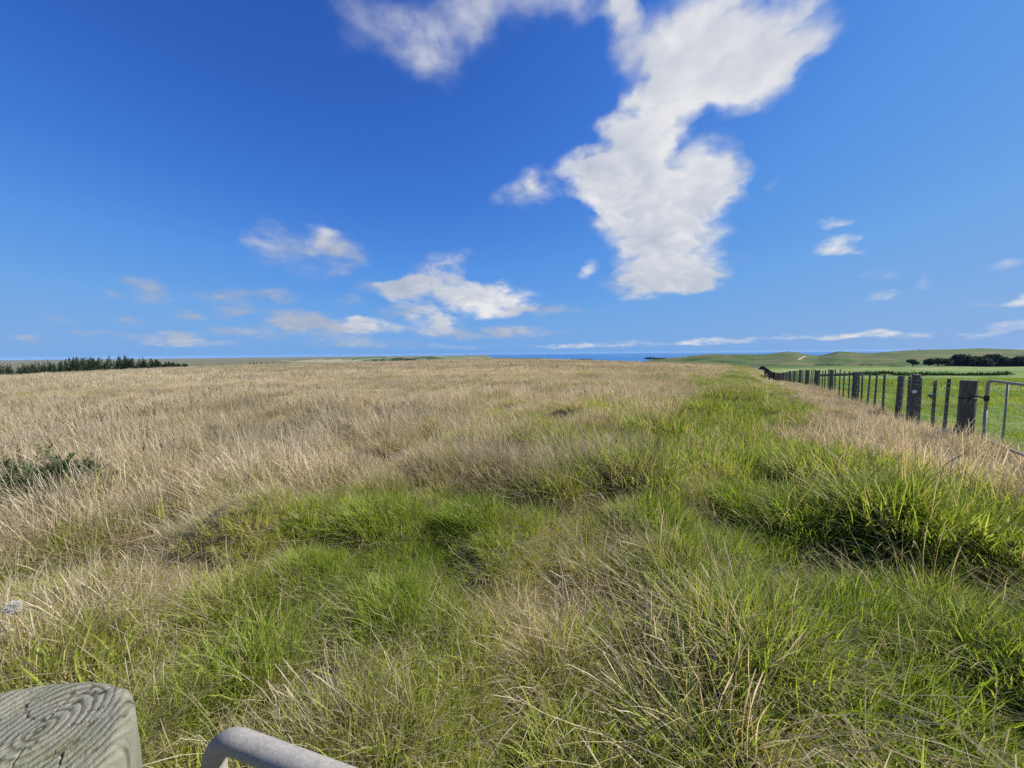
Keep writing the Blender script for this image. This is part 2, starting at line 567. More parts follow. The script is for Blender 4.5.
# near
protos('lush', 6, [dict(n=66, rad=.13, h=(.06, .17), w=(.003, .0062), tilt=(0, .6), bend=(.2, 1.4), dry=(.17, .12), seg=4),
                   dict(n=9, rad=.12, h=(.09, .2), w=(.006, .0095), tilt=(.1, .8), bend=(.4, 1.5), dry=(.15, .1), seg=5),
                   dict(n=14, rad=.13, h=(.06, .16), w=(.002, .0045), tilt=(.2, 1.2), bend=(.2, 1.0), dry=(.75, .15), kink=.3, seg=4)])
protos('long', 6, [dict(n=32, rad=.12, h=(.14, .30), w=(.003, .006), tilt=(0, .5), bend=(.6, 2.0), dry=(.27, .13), seg=6),
                   dict(n=30, rad=.16, h=(.08, .22), w=(.003, .006), tilt=(.1, .8), bend=(.3, 1.4), dry=(.25, .15), seg=4),
                   dict(n=14, rad=.14, h=(.15, .32), w=(.002, .0036), tilt=(.1, .7), bend=(.4, 1.6), dry=(.85, .1), seg=6, kink=.25)])
protos('straw', 7, [dict(n=20, rad=.11, h=(.2, .45), w=(.0013, .0026), tilt=(0, .35), bend=(.05, .8), dry=(.88, .1), seg=6, seed=.4, sw=2.3, wig=.15),
                    dict(n=52, rad=.15, h=(.1, .28), w=(.002, .0042), tilt=(.05, 1.1), bend=(.3, 1.7), dry=(.82, .13), seg=5, kink=.2),
                    dict(n=22, rad=.14, h=(.07, .2), w=(.003, .005), tilt=(0, .7), bend=(.2, 1.2), dry=(.3, .12), seg=4)])
protos('thatch', 5, [dict(n=46, rad=.2, h=(.1, .42), w=(.002, .0046), tilt=(.8, 1.5), bend=(-.1, .6), dry=(.82, .15), seg=4, kink=.35, wig=.9),
                     dict(n=20, rad=.2, h=(.06, .16), w=(.003, .005), tilt=(.3, 1.2), bend=(.2, .9), dry=(.4, .2), seg=4)])
protos('stem', 6, [dict(n=3, rad=.12, h=(.4, .75), w=(.0014, .0024), tilt=(.1, .8), bend=(.2, 1.5), dry=(.95, .05), seg=9, seed=.5, sw=2.1, wig=.2, kink=.2)])
# mid
protos('strawmid', 6, [dict(n=70, rad=.28, h=(.15, .40), w=(.0022, .0045), tilt=(0, .6), bend=(.05, 1.0), dry=(.87, .12), seg=4, seed=.35, sw=2.4),
                       dict(n=100, rad=.3, h=(.1, .28), w=(.0035, .0075), tilt=(.1, 1.25), bend=(.2, 1.4), dry=(.8, .16), seg=4, kink=.15),
                       dict(n=36, rad=.3, h=(.06, .17), w=(.005, .008), tilt=(0, .8), bend=(.2, 1.2), dry=(.32, .15), seg=3)])
protos('lushmid', 6, [dict(n=130, rad=.3, h=(.06, .18), w=(.0045, .008), tilt=(0, .7), bend=(.2, 1.4), dry=(.2, .13), seg=3),
                      dict(n=34, rad=.3, h=(.07, .2), w=(.003, .006), tilt=(.1, 1), bend=(.2, 1.2), dry=(.8, .15), seg=3)])
protos('turf', 5, [dict(n=110, rad=.3, h=(.03, .08), w=(.005, .009), tilt=(0, 1.1), bend=(.2, 1.3), dry=(.24, .06), seg=2)])
# far
protos('strawfar', 6, [dict(n=140, rad=1.0, h=(.14, .42), w=(.012, .028), tilt=(0, .5), bend=(.1, 1.0), dry=(.85, .14), seg=3),
                       dict(n=40, rad=1.0, h=(.08, .22), w=(.025, .04), tilt=(0, .8), bend=(.2, 1.2), dry=(.45, .2), seg=2)])
protos('lushfar', 4, [dict(n=110, rad=.9, h=(.06, .17), w=(.02, .04), tilt=(0, .8), bend=(.2, 1.3), dry=(.22, .14), seg=2)])
protos('turffar', 4, [dict(n=170, rad=1.0, h=(.03, .08), w=(.018, .03), tilt=(0, 1.1), bend=(.2, 1.3), dry=(.24, .06), seg=2)])


def scatter(name, key, pts, label, cat, realize=False):
    """pts: dict of arrays x,y,z,rot(3),scale,dry,tone"""
    c, cnt = PROTO[key]
    n = len(pts['x'])
    me = bpy.data.meshes.new(name)
    me.vertices.add(n)
    me.vertices.foreach_set('co', np.stack([pts['x'], pts['y'], pts['z']], -1).astype(np.float32).ravel())

    def at(nm, ty, arr, prop='value'):
        a = me.attributes.new(nm, ty, 'POINT'); a.data.foreach_set(prop, arr)
    at('irot', 'FLOAT_VECTOR', pts['rot'].astype(np.float32).ravel(), 'vector')
    at('iscale', 'FLOAT', pts['scale'].astype(np.float32))
    at('idry', 'FLOAT', pts['dry'].astype(np.float32))
    at('itone', 'FLOAT', pts['tone'].astype(np.float32))
    at('iidx', 'INT', rng.integers(0, cnt, n).astype(np.int32))
    o = bpy.data.objects.new(name, me)
    COL.objects.link(o)
    tag(o, label, cat, kind='stuff')
    ng = bpy.data.node_groups.new('scatter_' + key, 'GeometryNodeTree')
    ng.interface.new_socket('Geometry', in_out='INPUT', socket_type='NodeSocketGeometry')
    ng.interface.new_socket('Geometry', in_out='OUTPUT', socket_type='NodeSocketGeometry')
    gi = ng.nodes.new('NodeGroupInput'); go = ng.nodes.new('NodeGroupOutput')
    ci = ng.nodes.new('GeometryNodeCollectionInfo')
    ci.inputs['Collection'].default_value = c
    ci.inputs['Separate Children'].default_value = True
    ci.inputs['Reset Children'].default_value = True
    iop = ng.nodes.new('GeometryNodeInstanceOnPoints')
    iop.inputs['Pick Instance'].default_value = True

    def na(nm, dt):
        x = ng.nodes.new('GeometryNodeInputNamedAttribute'); x.data_type = dt; x.inputs['Name'].default_value = nm
        return x.outputs['Attribute']
    L = ng.links.new
    L(gi.outputs[0], iop.inputs['Points']); L(ci.outputs[0], iop.inputs['Instance'])
    L(na('iidx', 'INT'), iop.inputs['Instance Index'])
    e2r = ng.nodes.new('FunctionNodeEulerToRotation')
    L(na('irot', 'FLOAT_VECTOR'), e2r.inputs[0]); L(e2r.outputs[0], iop.inputs['Rotation'])
    cx = ng.nodes.new('ShaderNodeCombineXYZ')
    sc = na('iscale', 'FLOAT')
    for k in range(3): L(sc, cx.inputs[k])
    L(cx.outputs[0], iop.inputs['Scale'])
    if realize:
        rz = ng.nodes.new('GeometryNodeRealizeInstances')
        L(iop.outputs[0], rz.inputs[0]); L(rz.outputs[0], go.inputs[0])
    else:
        L(iop.outputs[0], go.inputs[0])
    md = o.modifiers.new('scatter', 'NODES'); md.node_group = ng
    return o


def sample(r0, r1, dens, keep, half=66.0, back=False):
    a = math.radians(180 if back else half)
    n = int(dens * a * (r1 * r1 - r0 * r0))
    r = np.sqrt(rng.uniform(r0 * r0, r1 * r1, n)); t = rng.uniform(-a, a, n)
    X = r * np.sin(t); Y = r * np.cos(t)
    k = rng.random(n) < keep(X, Y)
    return X[k], Y[k]


def euler_wind(n, tilt_lo, tilt_hi, wind=(-.92, -.30), jit=.35, yawr=math.pi):
    yaw = rng.uniform(-yawr, yawr, n)
    tilt = rng.uniform(tilt_lo, tilt_hi, n)
    wa = math.atan2(wind[1], wind[0]) + rng.normal(0, jit, n)
    out = np.zeros((n, 3))
    # R = Raxis(tilt) * Rz(yaw), axis = z x w
    ax, ay = -np.sin(wa), np.cos(wa)
    c, s = np.cos(tilt), np.sin(tilt); C = 1 - c
    cy, sy = np.cos(yaw), np.sin(yaw)
    A00 = c + ax * ax * C; A01 = ax * ay * C; A02 = ay * s
    A10 = A01; A11 = c + ay * ay * C; A12 = -ax * s
    A20 = -ay * s; A21 = ax * s; A22 = c
    R00 = A00 * cy + A01 * sy
    R10 = A10 * cy + A11 * sy
    R20 = A20 * cy + A21 * sy
    R21 = -A20 * sy + A21 * cy
    R22 = A22
    out[:, 0] = np.arctan2(R21, R22); out[:, 1] = -np.arcsin(np.clip(R20, -1, 1)); out[:, 2] = np.arctan2(R10, R00)
    return out


def make_pts(XY_list, sc, tilt, jit=.35, dry_gain=1.0, dry_off=0.0):
    X = np.concatenate([a[0] for a in XY_list]); Y = np.concatenate([a[1] for a in XY_list])
    n = len(X)
    sca = rng.uniform(sc[0], sc[1], n) * np.clip(.86 + 1.3 * fbm(X, Y, .9, 2, 7.7) + .42 * tussock(X, Y)[0] * (np.hypot(X, Y) < 14), .6, 1.6) * (1 - .36 * np.exp(-((fence_side(X, Y) + .9) / 1.6) ** 2) * sstep(5, 8, Y))
    d = zone_dry(X, Y)
    return dict(x=X, y=Y, z=terrain(X, Y), rot=euler_wind(n, tilt[0], tilt[1], jit=jit), scale=np.clip(sca, .38, 3),
                dry=np.clip(d * dry_gain + dry_off + rng.normal(0, .08, n), 0, 1),
                tone=np.clip(.5 + 1.0 * fbm(X, Y, 2.5, 3, 1.9) + 1.3 * fbm(X, Y * 2.2, 22, 4, 3.3) * sstep(8, 25, Y) + rng.normal(0, .15, n), 0, 1))


def rough_only(X, Y): return (fence_side(X, Y) < .15) * 1.0
def past_only(X, Y): return (fence_side(X, Y) >= .0) * 1.0
def clear(X, Y):   # keep the stems out of the posts and the gate the camera leans over
    return 1.0 - ((np.hypot(X + .60, Y - .32) < .26) | ((np.abs(X) < .7) & (Y < .55) & (Y > -.6)))


def kg(X, Y): return rough_only(X, Y) * np.clip(1.2 - .85 * zone_dry(X, Y), .3, 1)
def kl(X, Y): return rough_only(X, Y) * clear(X, Y) * np.clip(.9 - .6 * zone_dry(X, Y), .2, 1) * np.clip(.12 + 1.1 * tussock(X, Y)[0] + 2.2 * fbm(X, Y, 1.0, 2, 2.9), .05, 1)
def ks(X, Y): return rough_only(X, Y) * clear(X, Y) * np.clip(zone_dry(X, Y) ** 1.4, .02, 1) * np.clip(.3 + .9 * tussock(X, Y)[0] + 2.4 * fbm(X, Y, .8, 2, 5.5), .18, 1)
def kt(X, Y): return rough_only(X, Y) * np.clip(.6 + .4 * zone_dry(X, Y), 0, 1)
def kst(X, Y): return rough_only(X, Y) * clear(X, Y) * np.clip(.25 + .75 * zone_dry(X, Y), 0, 1)


scatter('green_grass', 'lush', make_pts([sample(.3, 5.2, 190, kg), sample(.3, 2.2, 60, lambda X, Y: kg(X, Y) * (Y < 0), back=True)], (.8, 1.35), (0, .35)),
        'short lush green grass filling the hollows of the foreground', 'grass', True)
scatter('long_grass', 'long', make_pts([sample(.6, 5.2, 40, kl)], (.7, 1.2), (.05, .5)),
        'long arching yellow green grass blades in the foreground', 'grass', True)
scatter('dry_grass', 'straw', make_pts([sample(.7, 5.2, 55, ks)], (.6, 1.1), (.15, .65), jit=.3),
        'pale straw coloured dry grass tussocks bent by the wind', 'grass', True)
scatter('dead_grass', 'thatch', make_pts([sample(.3, 3.2, 95, kt), sample(3.2, 6, 60, kt)], (.7, 1.2), (0, .2)),
        'flattened dead grass thatch lying between the green tufts', 'grass', True)
scatter('grass_stems', 'stem', make_pts([sample(.9, 4, 30, kst), sample(4, 6, 20, kst), sample(6, 14, 7, kst)], (.55, 1.05), (.1, .6)),
        'single tall dry grass stems bowing over the sward', 'grass', True)
tq = [t for t in TUSS if math.hypot(t[0], t[1]) > 4.4]
on_t = (np.concatenate([t[0] + t[2] * .55 * rng.normal(size=7) for t in tq]), np.concatenate([t[1] + t[2] * .55 * rng.normal(size=7) for t in tq]))
k_ = rough_only(*on_t) > .5
on_t = (on_t[0][k_], on_t[1][k_])
hd_ = rng.random(len(on_t[0])) < np.clip(zone_dry(*on_t) * 1.2, .1, .9)
km = lambda X, Y: rough_only(X, Y) * np.clip(zone_dry(X, Y) * 1.3 - .15, .12, 1)
kmg = lambda X, Y: rough_only(X, Y) * np.clip(1.1 - zone_dry(X, Y), .2, 1)
scatter('field_straw', 'strawmid', make_pts([(on_t[0][hd_], on_t[1][hd_]), sample(4.7, 14, 15, km, 62), sample(14, 32, 11, km, 62), sample(5, 30, 9, lambda X, Y: (np.abs(fence_side(X, Y) + .8) < .9) * 1.0, 62)], (.7, 1.15), (.1, .5)),
        'dense brown dry grass covering the near part of the big field', 'grass')
scatter('field_green', 'lushmid', make_pts([(on_t[0][~hd_], on_t[1][~hd_]), sample(4.7, 14, 16, kmg, 62), sample(14, 34, 9, kmg, 62)], (.8, 1.4), (0, .35)),
        'patches of green grass showing through the dry field', 'grass')
scatter('far_straw', 'strawfar', make_pts([sample(30, 90, 2.0, lambda X, Y: km(X, Y) * (fence_side(X, Y) < -4.5 - .04 * Y), 60), sample(90, 270, .22, lambda X, Y: km(X, Y) * (X / np.maximum(Y, 1) < .66), 60)], (.6, 1.05), (.05, .35)),
        'brown seeding grass of the far field up to the skyline', 'grass')
scatter('far_green', 'lushfar', make_pts([sample(32, 90, .9, kmg, 60)], (.7, 1.2), (0, .2)),
        'green flecks of grass in the far brown field', 'grass')
inview = lambda X, Y: past_only(X, Y) * (X < 1.75 * Y)
scatter('paddock_turf', 'turf', make_pts([sample(6, 30, 22, inview, 62)], (.8, 1.5), (0, .3), dry_gain=.8),
        'short grazed green turf of the paddock behind the fence', 'grass')
scatter('far_turf', 'turffar', make_pts([sample(30, 95, 1.6, inview, 60)], (.8, 1.5), (0, .2), dry_gain=.8),
        'grazed green turf of the far paddock', 'grass')

# ------------------------------------------------------------------ wood, metal
M_WOOD = simple_mat('weathered_timber', [(.25, (.04, .033, .024)), (.45, (.10, .086, .064)), (.62, (.18, .158, .12)), (.8, (.34, .31, .245))], 9, .9, .6, (6, 6, .6))
M_BATTEN = simple_mat('grey_batten', [(.25, (.045, .038, .03)), (.5, (.12, .105, .084)), (.75, (.26, .235, .19))], 14, .9, .4, (5, 5, .4))
M_WIRE = simple_mat('galvanised_wire', [(.3, (.2, .2, .2)), (.7, (.4, .4, .4))], 30, .5)
M_IRON = simple_mat('rusty_iron', [(.3, (.025, .02, .017)), (.7, (.07, .055, .045))], 40, .7, .2)
M_WHITE = simple_mat('white_porcelain', [(.3, (.7, .7, .68)), (.7, (.8, .8, .78))], 10, .3)


def galv():
    m, nt, out = mat('galvanised_pipe')
    L = nt.links.new
    tc = N(nt, 'ShaderNodeTexCoord').outputs['Object']
    n1 = noise(nt, 420, 3, .7, tc); n2 = noise(nt, 35, 5, .6, tc)
    v = N(nt, 'ShaderNodeTexVoronoi'); v.inputs['Scale'].default_value = 330; L(tc, v.inputs['Vector'])
    c = ramp(nt, [(.3, (.17, .166, .155)), (.5, (.245, .235, .21)), (.72, (.32, .30, .26))])
    f = math_n(nt, 'ADD', math_n(nt, 'MULTIPLY_ADD', n1.outputs[0], .3, .12), math_n(nt, 'MULTIPLY', n2.outputs[0], .36))
    f = math_n(nt, 'ADD', f, math_n(nt, 'MULTIPLY', N_sep(nt, v.outputs['Color']), .22))
    L(f, c.inputs[0])
    b = N(nt, 'ShaderNodeBsdfPrincipled'); b.inputs['Metallic'].default_value = 0; b.inputs['Roughness'].default_value = .6; b.inputs['Specular IOR Level'].default_value = .25
    L(c.outputs[0], b.inputs['Base Color'])
    bp = N(nt, 'ShaderNodeBump'); bp.inputs['Strength'].default_value = .25; bp.inputs['Distance'].default_value = .001
    L(n1.outputs[0], bp.inputs['Height']); L(bp.outputs[0], b.inputs['Normal'])
    L(b.outputs[0], out.inputs[0])
    return m


def N_sep(nt, col):
    s = N(nt, 'ShaderNodeSeparateColor'); nt.links.new(col, s.inputs[0])
    return s.outputs[0]


M_GALV = galv()


def rough_post(name, rad, h, material, parent, loc, below=.35, seg=14, tilt=(0, 0), dome=.0, chips=.08):
    """round split-free timber post with uneven girth and a worn top"""
    zs = list(np.linspace(-below, h - .02, 9)) + [h - .006, h]
    V = []; Fs = []
    ph = random.random() * 9
    for k, z in enumerate(zs):
        for s in range(seg):
            a = 2 * math.pi * s / seg
            rr = rad * (1 + chips * math.sin(2 * a + ph) + chips * .6 * math.sin(3 * a + ph * 2 + z) + random.uniform(-.02, .02))
            if k == len(zs) - 1: rr *= .9
            x, y = rr * math.cos(a), rr * math.sin(a)
            V.append((x + tilt[0] * z, y + tilt[1] * z, z + (random.uniform(-.006, .006) if k >= len(zs) - 2 else 0)))
    for k in range(len(zs) - 1):
        for s in range(seg):
            Fs.append([k * seg + s, k * seg + (s + 1) % seg, (k + 1) * seg + (s + 1) % seg, (k + 1) * seg + s])
    V.append((tilt[0] * h, tilt[1] * h, h + dome))
    c = len(V) - 1; b = (len(zs) - 1) * seg
    for s in range(seg): Fs.append([b + s, b + (s + 1) % seg, c])
    o = mesh_np(name, V, Fs, material, parent)
    o.location = loc
    return o


def tz(x, y): return float(terrain(np.array([x]), np.array([y]), False)[0])
def tzm(x, y): return float(terrain(np.array([x]), np.array([y]))[0])


def fence_pt(Y): return FL0 + FLS * Y, Y


FDIR = Vector((FLS, 1, 0)).normalized(); FNRM = Vector((FDIR.y, -FDIR.x, 0))
fyaw = math.atan2(FDIR.y, FDIR.x)


def px_to_fence(px): return FL0 / ((px - 512) / F - FLS)


def build_fence():
    root = empty('farm_fence', (*fence_pt(6.8), tz(*fence_pt(6.8))))
    tag(root, 'weathered post and batten wire fence running off beside the green lane', 'fence')
    R0 = Vector(root.location)

    def loc(Y, off=0):
        x, y = fence_pt(Y)
        p = Vector((x, y, 0)) + FNRM * off
        return Vector((p.x, p.y, tz(p.x, p.y))) - R0
    # strainer by the gate
    s = rough_post('strainer_post', .108, 1.16, M_WOOD, root, loc(6.8), chips=.03, seg=20)
    s['label'] = 'thick dark strainer post with a pale lit edge beside the gate'
    mb = MB(); a = loc(6.8) + FDIR * .12 + Vector((0, 0, .34)); b = loc(6.8) + FDIR * .95 + Vector((0, 0, -.05))
    mb.tube([a, b], [.06, .055], 10); mb.build('diagonal_stay', M_WOOD, root)
    mb = MB()
    for z in (.84,):
        mb.tube([Vector((.116 * math.cos(t), .116 * math.sin(t), z)) for t in np.linspace(0, 2 * math.pi, 25)], .008, 6)
    mb.build('hinge_strap', M_IRON, s)
    posts = [(9.05, .082, 1.2), (10.0, .072, 1.14)] + [(14.5 + 4.36 * k, .084 + random.uniform(-.012, .012), 1.13 + random.uniform(-.05, .06)) for k in range(14)]
    for Y, r, h in posts:
        p = rough_post('post', r, h, M_WOOD, root, loc(Y), tilt=(random.uniform(-.02, .02), random.uniform(-.02, .02)))
        if Y == 9.05:
            p['label'] = 'taller fence post with a white insulator on its face'
            mb = MB(); fc = Vector((-.80, -.6, 0)).normalized()
            mb.tube([fc * (.07 + u) + Vector((0, 0, .80)) for u in (0, .03, .045, .07)], [.02, .04, .028, .036], 12)
            mb.build('insulator', M_WHITE, p)
    ys = [px_to_fence(x) for x in (950, 937, 922.5, 911)]
    ys += [px_to_fence(x) for x in (885.6, 877.5, 870.4, 863.5)] + [14.5 - .55]
    for k in range(14):
        y0 = 14.5 + 4.36 * k
        ys += [y0 + 4.36 * t + random.uniform(-.08, .08) for t in (.2, .4, .6, .8)]
    for Y in ys:
        h = 1.1 + random.uniform(-.04, .05)
        mb = MB()
        M = Matrix.Rotation(fyaw + random.uniform(-.12, .12), 3, 'Z') @ Matrix.Rotation(random.uniform(-.045, .045), 3, 'Y') @ Matrix.Rotation(random.uniform(-.02, .02), 3, 'X')
        mb.box((0, 0, h / 2 + .03), (.05, .045, h), M)
        o = mb.build('batten', M_BATTEN, root, bevel=.004)
        o.location = loc(Y, 0)
    for z in (.18, .34, .5, .66, .82, .97, 1.07):
        mb = MB()
        mb.tube([loc(Y, -.03) + Vector((0, 0, z)) for Y in [6.8, 9.05, 10, 14.5] + [14.5 + 4.36 * k for k in range(1, 14)]], .0032, 5)
        mb.build('wire', M_WIRE, root)
    return root


build_fence()


def build_far_fence():
    # the same boundary seen end-on as it climbs out of the dip
    p0 = at_depth(772.5, 372.5, 84); p1 = at_depth(758, 365.2, 230)
    root = empty('distant_fence', (p0[0], p0[1], tz(p0[0], p0[1])))
    tag(root, 'dark distant fence seen end-on climbing out of the dip', 'fence')
    R0 = Vector(root.location)
    n = 36
    for k in range(n):
        t = (k / (n - 1)) ** 1.35
        x = p0[0] + (p1[0] - p0[0]) * t; y = p0[1] + (p1[1] - p0[1]) * t
        rough_post('post', .14, 1.35 + random.uniform(-.1, .15), M_DARKWOOD, root, Vector((x, y, tz(x, y))) - R0, seg=7)
    for k in range(60):
        t = (k / 59) ** 1.35
        x = p0[0] + (p1[0] - p0[0]) * t; y = p0[1] + (p1[1] - p0[1]) * t
        mb = MB(); mb.box((0, 0, .62), (.07, .07, 1.2)); o = mb.build('batten', M_DARKWOOD, root)
        o.location = Vector((x + .1, y, tz(x, y))) - R0
    for z in (.3, .55, .8, 1.05):
        mb = MB()
        pts = []
        for t in np.linspace(0, 1, 30):
            x = p0[0] + (p1[0] - p0[0]) * t; y = p0[1] + (p1[1] - p0[1]) * t
            pts.append(Vector((x, y, tz(x, y) + z)) - R0)
        mb.tube(pts, .03, 5); mb.build('rail', M_DARKWOOD, root)


M_DARKWOOD = simple_mat('dark_timber', [(.3, (.018, .018, .02)), (.6, (.04, .04, .042)), (.8, (.09, .09, .09))], 8, .9, .4)
build_far_fence()


def build_stile():
    # timber barrier with crossed braces in the dip where the fence line bends
    a = at_depth(765, 377, 74); b = at_depth(783, 377, 70)
    A = Vector((a[0], a[1], tz(a[0], a[1]))); B = Vector((b[0], b[1], tz(b[0], b[1])))
    root = empty('timber_barrier', A)
    tag(root, 'dark timber rail barrier with crossed braces in the dip where the fence ends', 'barrier')
    n = 5
    P = [A.lerp(B, k / (n - 1)) - A for k in range(n)]
    H = 1.35
    for p in P: rough_post('post', .12, H + random.uniform(-.05, .1), M_DARKWOOD, root, p, seg=8)
    for z in (.55, 1.2):
        mb = MB()
        d = (B - A); mb.tube([P[0] + Vector((-.15, 0, z)), P[-1] + Vector((.15, 0, z))], .09, 8); mb.build('rail', M_DARKWOOD, root)
    for k in range(n - 1):
        for u, v in ((.2, 1.15), (1.15, .2)):
            mb = MB(); mb.tube([P[k] + Vector((0, -.08, u)), P[k + 1] + Vector((0, -.08, v))], .06, 6); mb.build('brace', M_DARKWOOD, root)
    c = at_depth(763, 378.5, 70)
    root2 = empty('timber_stack', (c[0], c[1], tz(c[0], c[1])))
    tag(root2, 'low dark stack of old posts left of the timber barrier', 'timber stack')
    for k, (dx, z) in enumerate(((-.3, .12), (0, .12), (.3, .12), (-.15, .34), (.15, .34), (0, .55))):
        mb = MB(); mb.tube([(dx - .5, -.8 + .1 * k, z), (dx + .5, .8, z)], [.13, .12], 8); mb.build('post', M_DARKWOOD, root2)


build_stile()


def bend(pts_a, corner, pts_b, rad, n=10):
    """rounded corner between straight runs"""
    A, C, B = Vector(pts_a), Vector(corner), Vector(pts_b)
    u = (A - C).normalized(); v = (B - C).normalized()
    ang = u.angle(v); d = rad / math.tan(ang / 2)
    cen = C + (u + v).normalized() * rad / math.sin(ang / 2)
    p0, p1 = C + u * d, C + v * d
    a0, a1 = (p0 - cen), (p1 - cen)
    tot = a0.angle(a1)
    out = []
    for k in range(n + 1):
        t = k / n
        out.append(cen + (a0 * math.sin((1 - t) * tot) + a1 * math.sin(t * tot)) / math.sin(tot))
    return out


def pipe_gate(name, label, hinge, direction, length, ztop, zbot, zb_drop, pr, nup, wires, corner=.1, first=None):
    root = empty(name, hinge)
    tag(root, label, 'gate')
    d = Vector(direction).normalized()
    tl = Vector((0, 0, ztop)); tr = d * length + Vector((0, 0, ztop)); bl = Vector((0, 0, zbot)); br = d * length + Vector((0, 0, zbot - zb_drop))
    path = [(tl + bl) / 2] + bend(bl, tl, tr, corner) + [(tl + tr) / 2] + bend(tl, tr, br, corner) + [(tr + br) / 2] + bend(tr, br, bl, .05) + bend(br, bl, tl, .05) + [(tl + bl) / 2 - Vector((0, 0, .002))]
    mb = MB(); mb.tube(path, pr, 24 if pr > .02 else 14); mb.build('frame', M_GALV, root, smooth=True)
    ups = [first] if first else []
    step = (length - (first or 0)) / (nup + 1)
    ups += [(first or 0) + step * (k + 1) for k in range(nup)]
    for u in ups:
        mb = MB(); t = u / length
        mb.tube([d * u + Vector((0, 0, ztop - pr * .6)), d * u + Vector((0, 0, zbot - zb_drop * t + pr * .6))], pr * .62, 12); mb.build('upright', M_GALV, root, smooth=True)
    for k in range(wires):
        z = zbot + (ztop - zbot) * (k + 1) / (wires + 1)
        mb = MB(); mb.tube([Vector((0, 0, z)), d * length + Vector((0, 0, z))], .002, 6); mb.build('wire', M_WIRE, root)
    return root, d


# far gate beyond the strainer
gY = 6.25
gx, gy = fence_pt(gY)
g, gd = pipe_gate('field_gate', 'galvanised pipe gate hung on the strainer post at the end of the fence', (gx, gy, 0), (-FDIR.x, -FDIR.y, 0), 3.6, 1.14, .17, .02, .021, 2, 5, .1, first=.58)
mb = MB(); mb.tube([Vector((0, 0, 1.1)), gd * 1.5 + Vector((0, 0, .62)), gd * 3.5 + Vector((0, 0, .2))], .003, 6); mb.build('stay_wire', M_WIRE, g)
mb = MB(); sv = Vector((*fence_pt(6.8), 0)) - Vector((gx, gy, 0))
mb.tube([Vector((0, 0, .84)), sv * .62 + Vector((0, 0, .85)), sv * .8 + Vector((0, 0, .82))], .016, 8)
mb.tube([Vector((0, 0, .80)), Vector((0, 0, .89))], .034, 10)
mb.build('hinge', M_IRON, g)

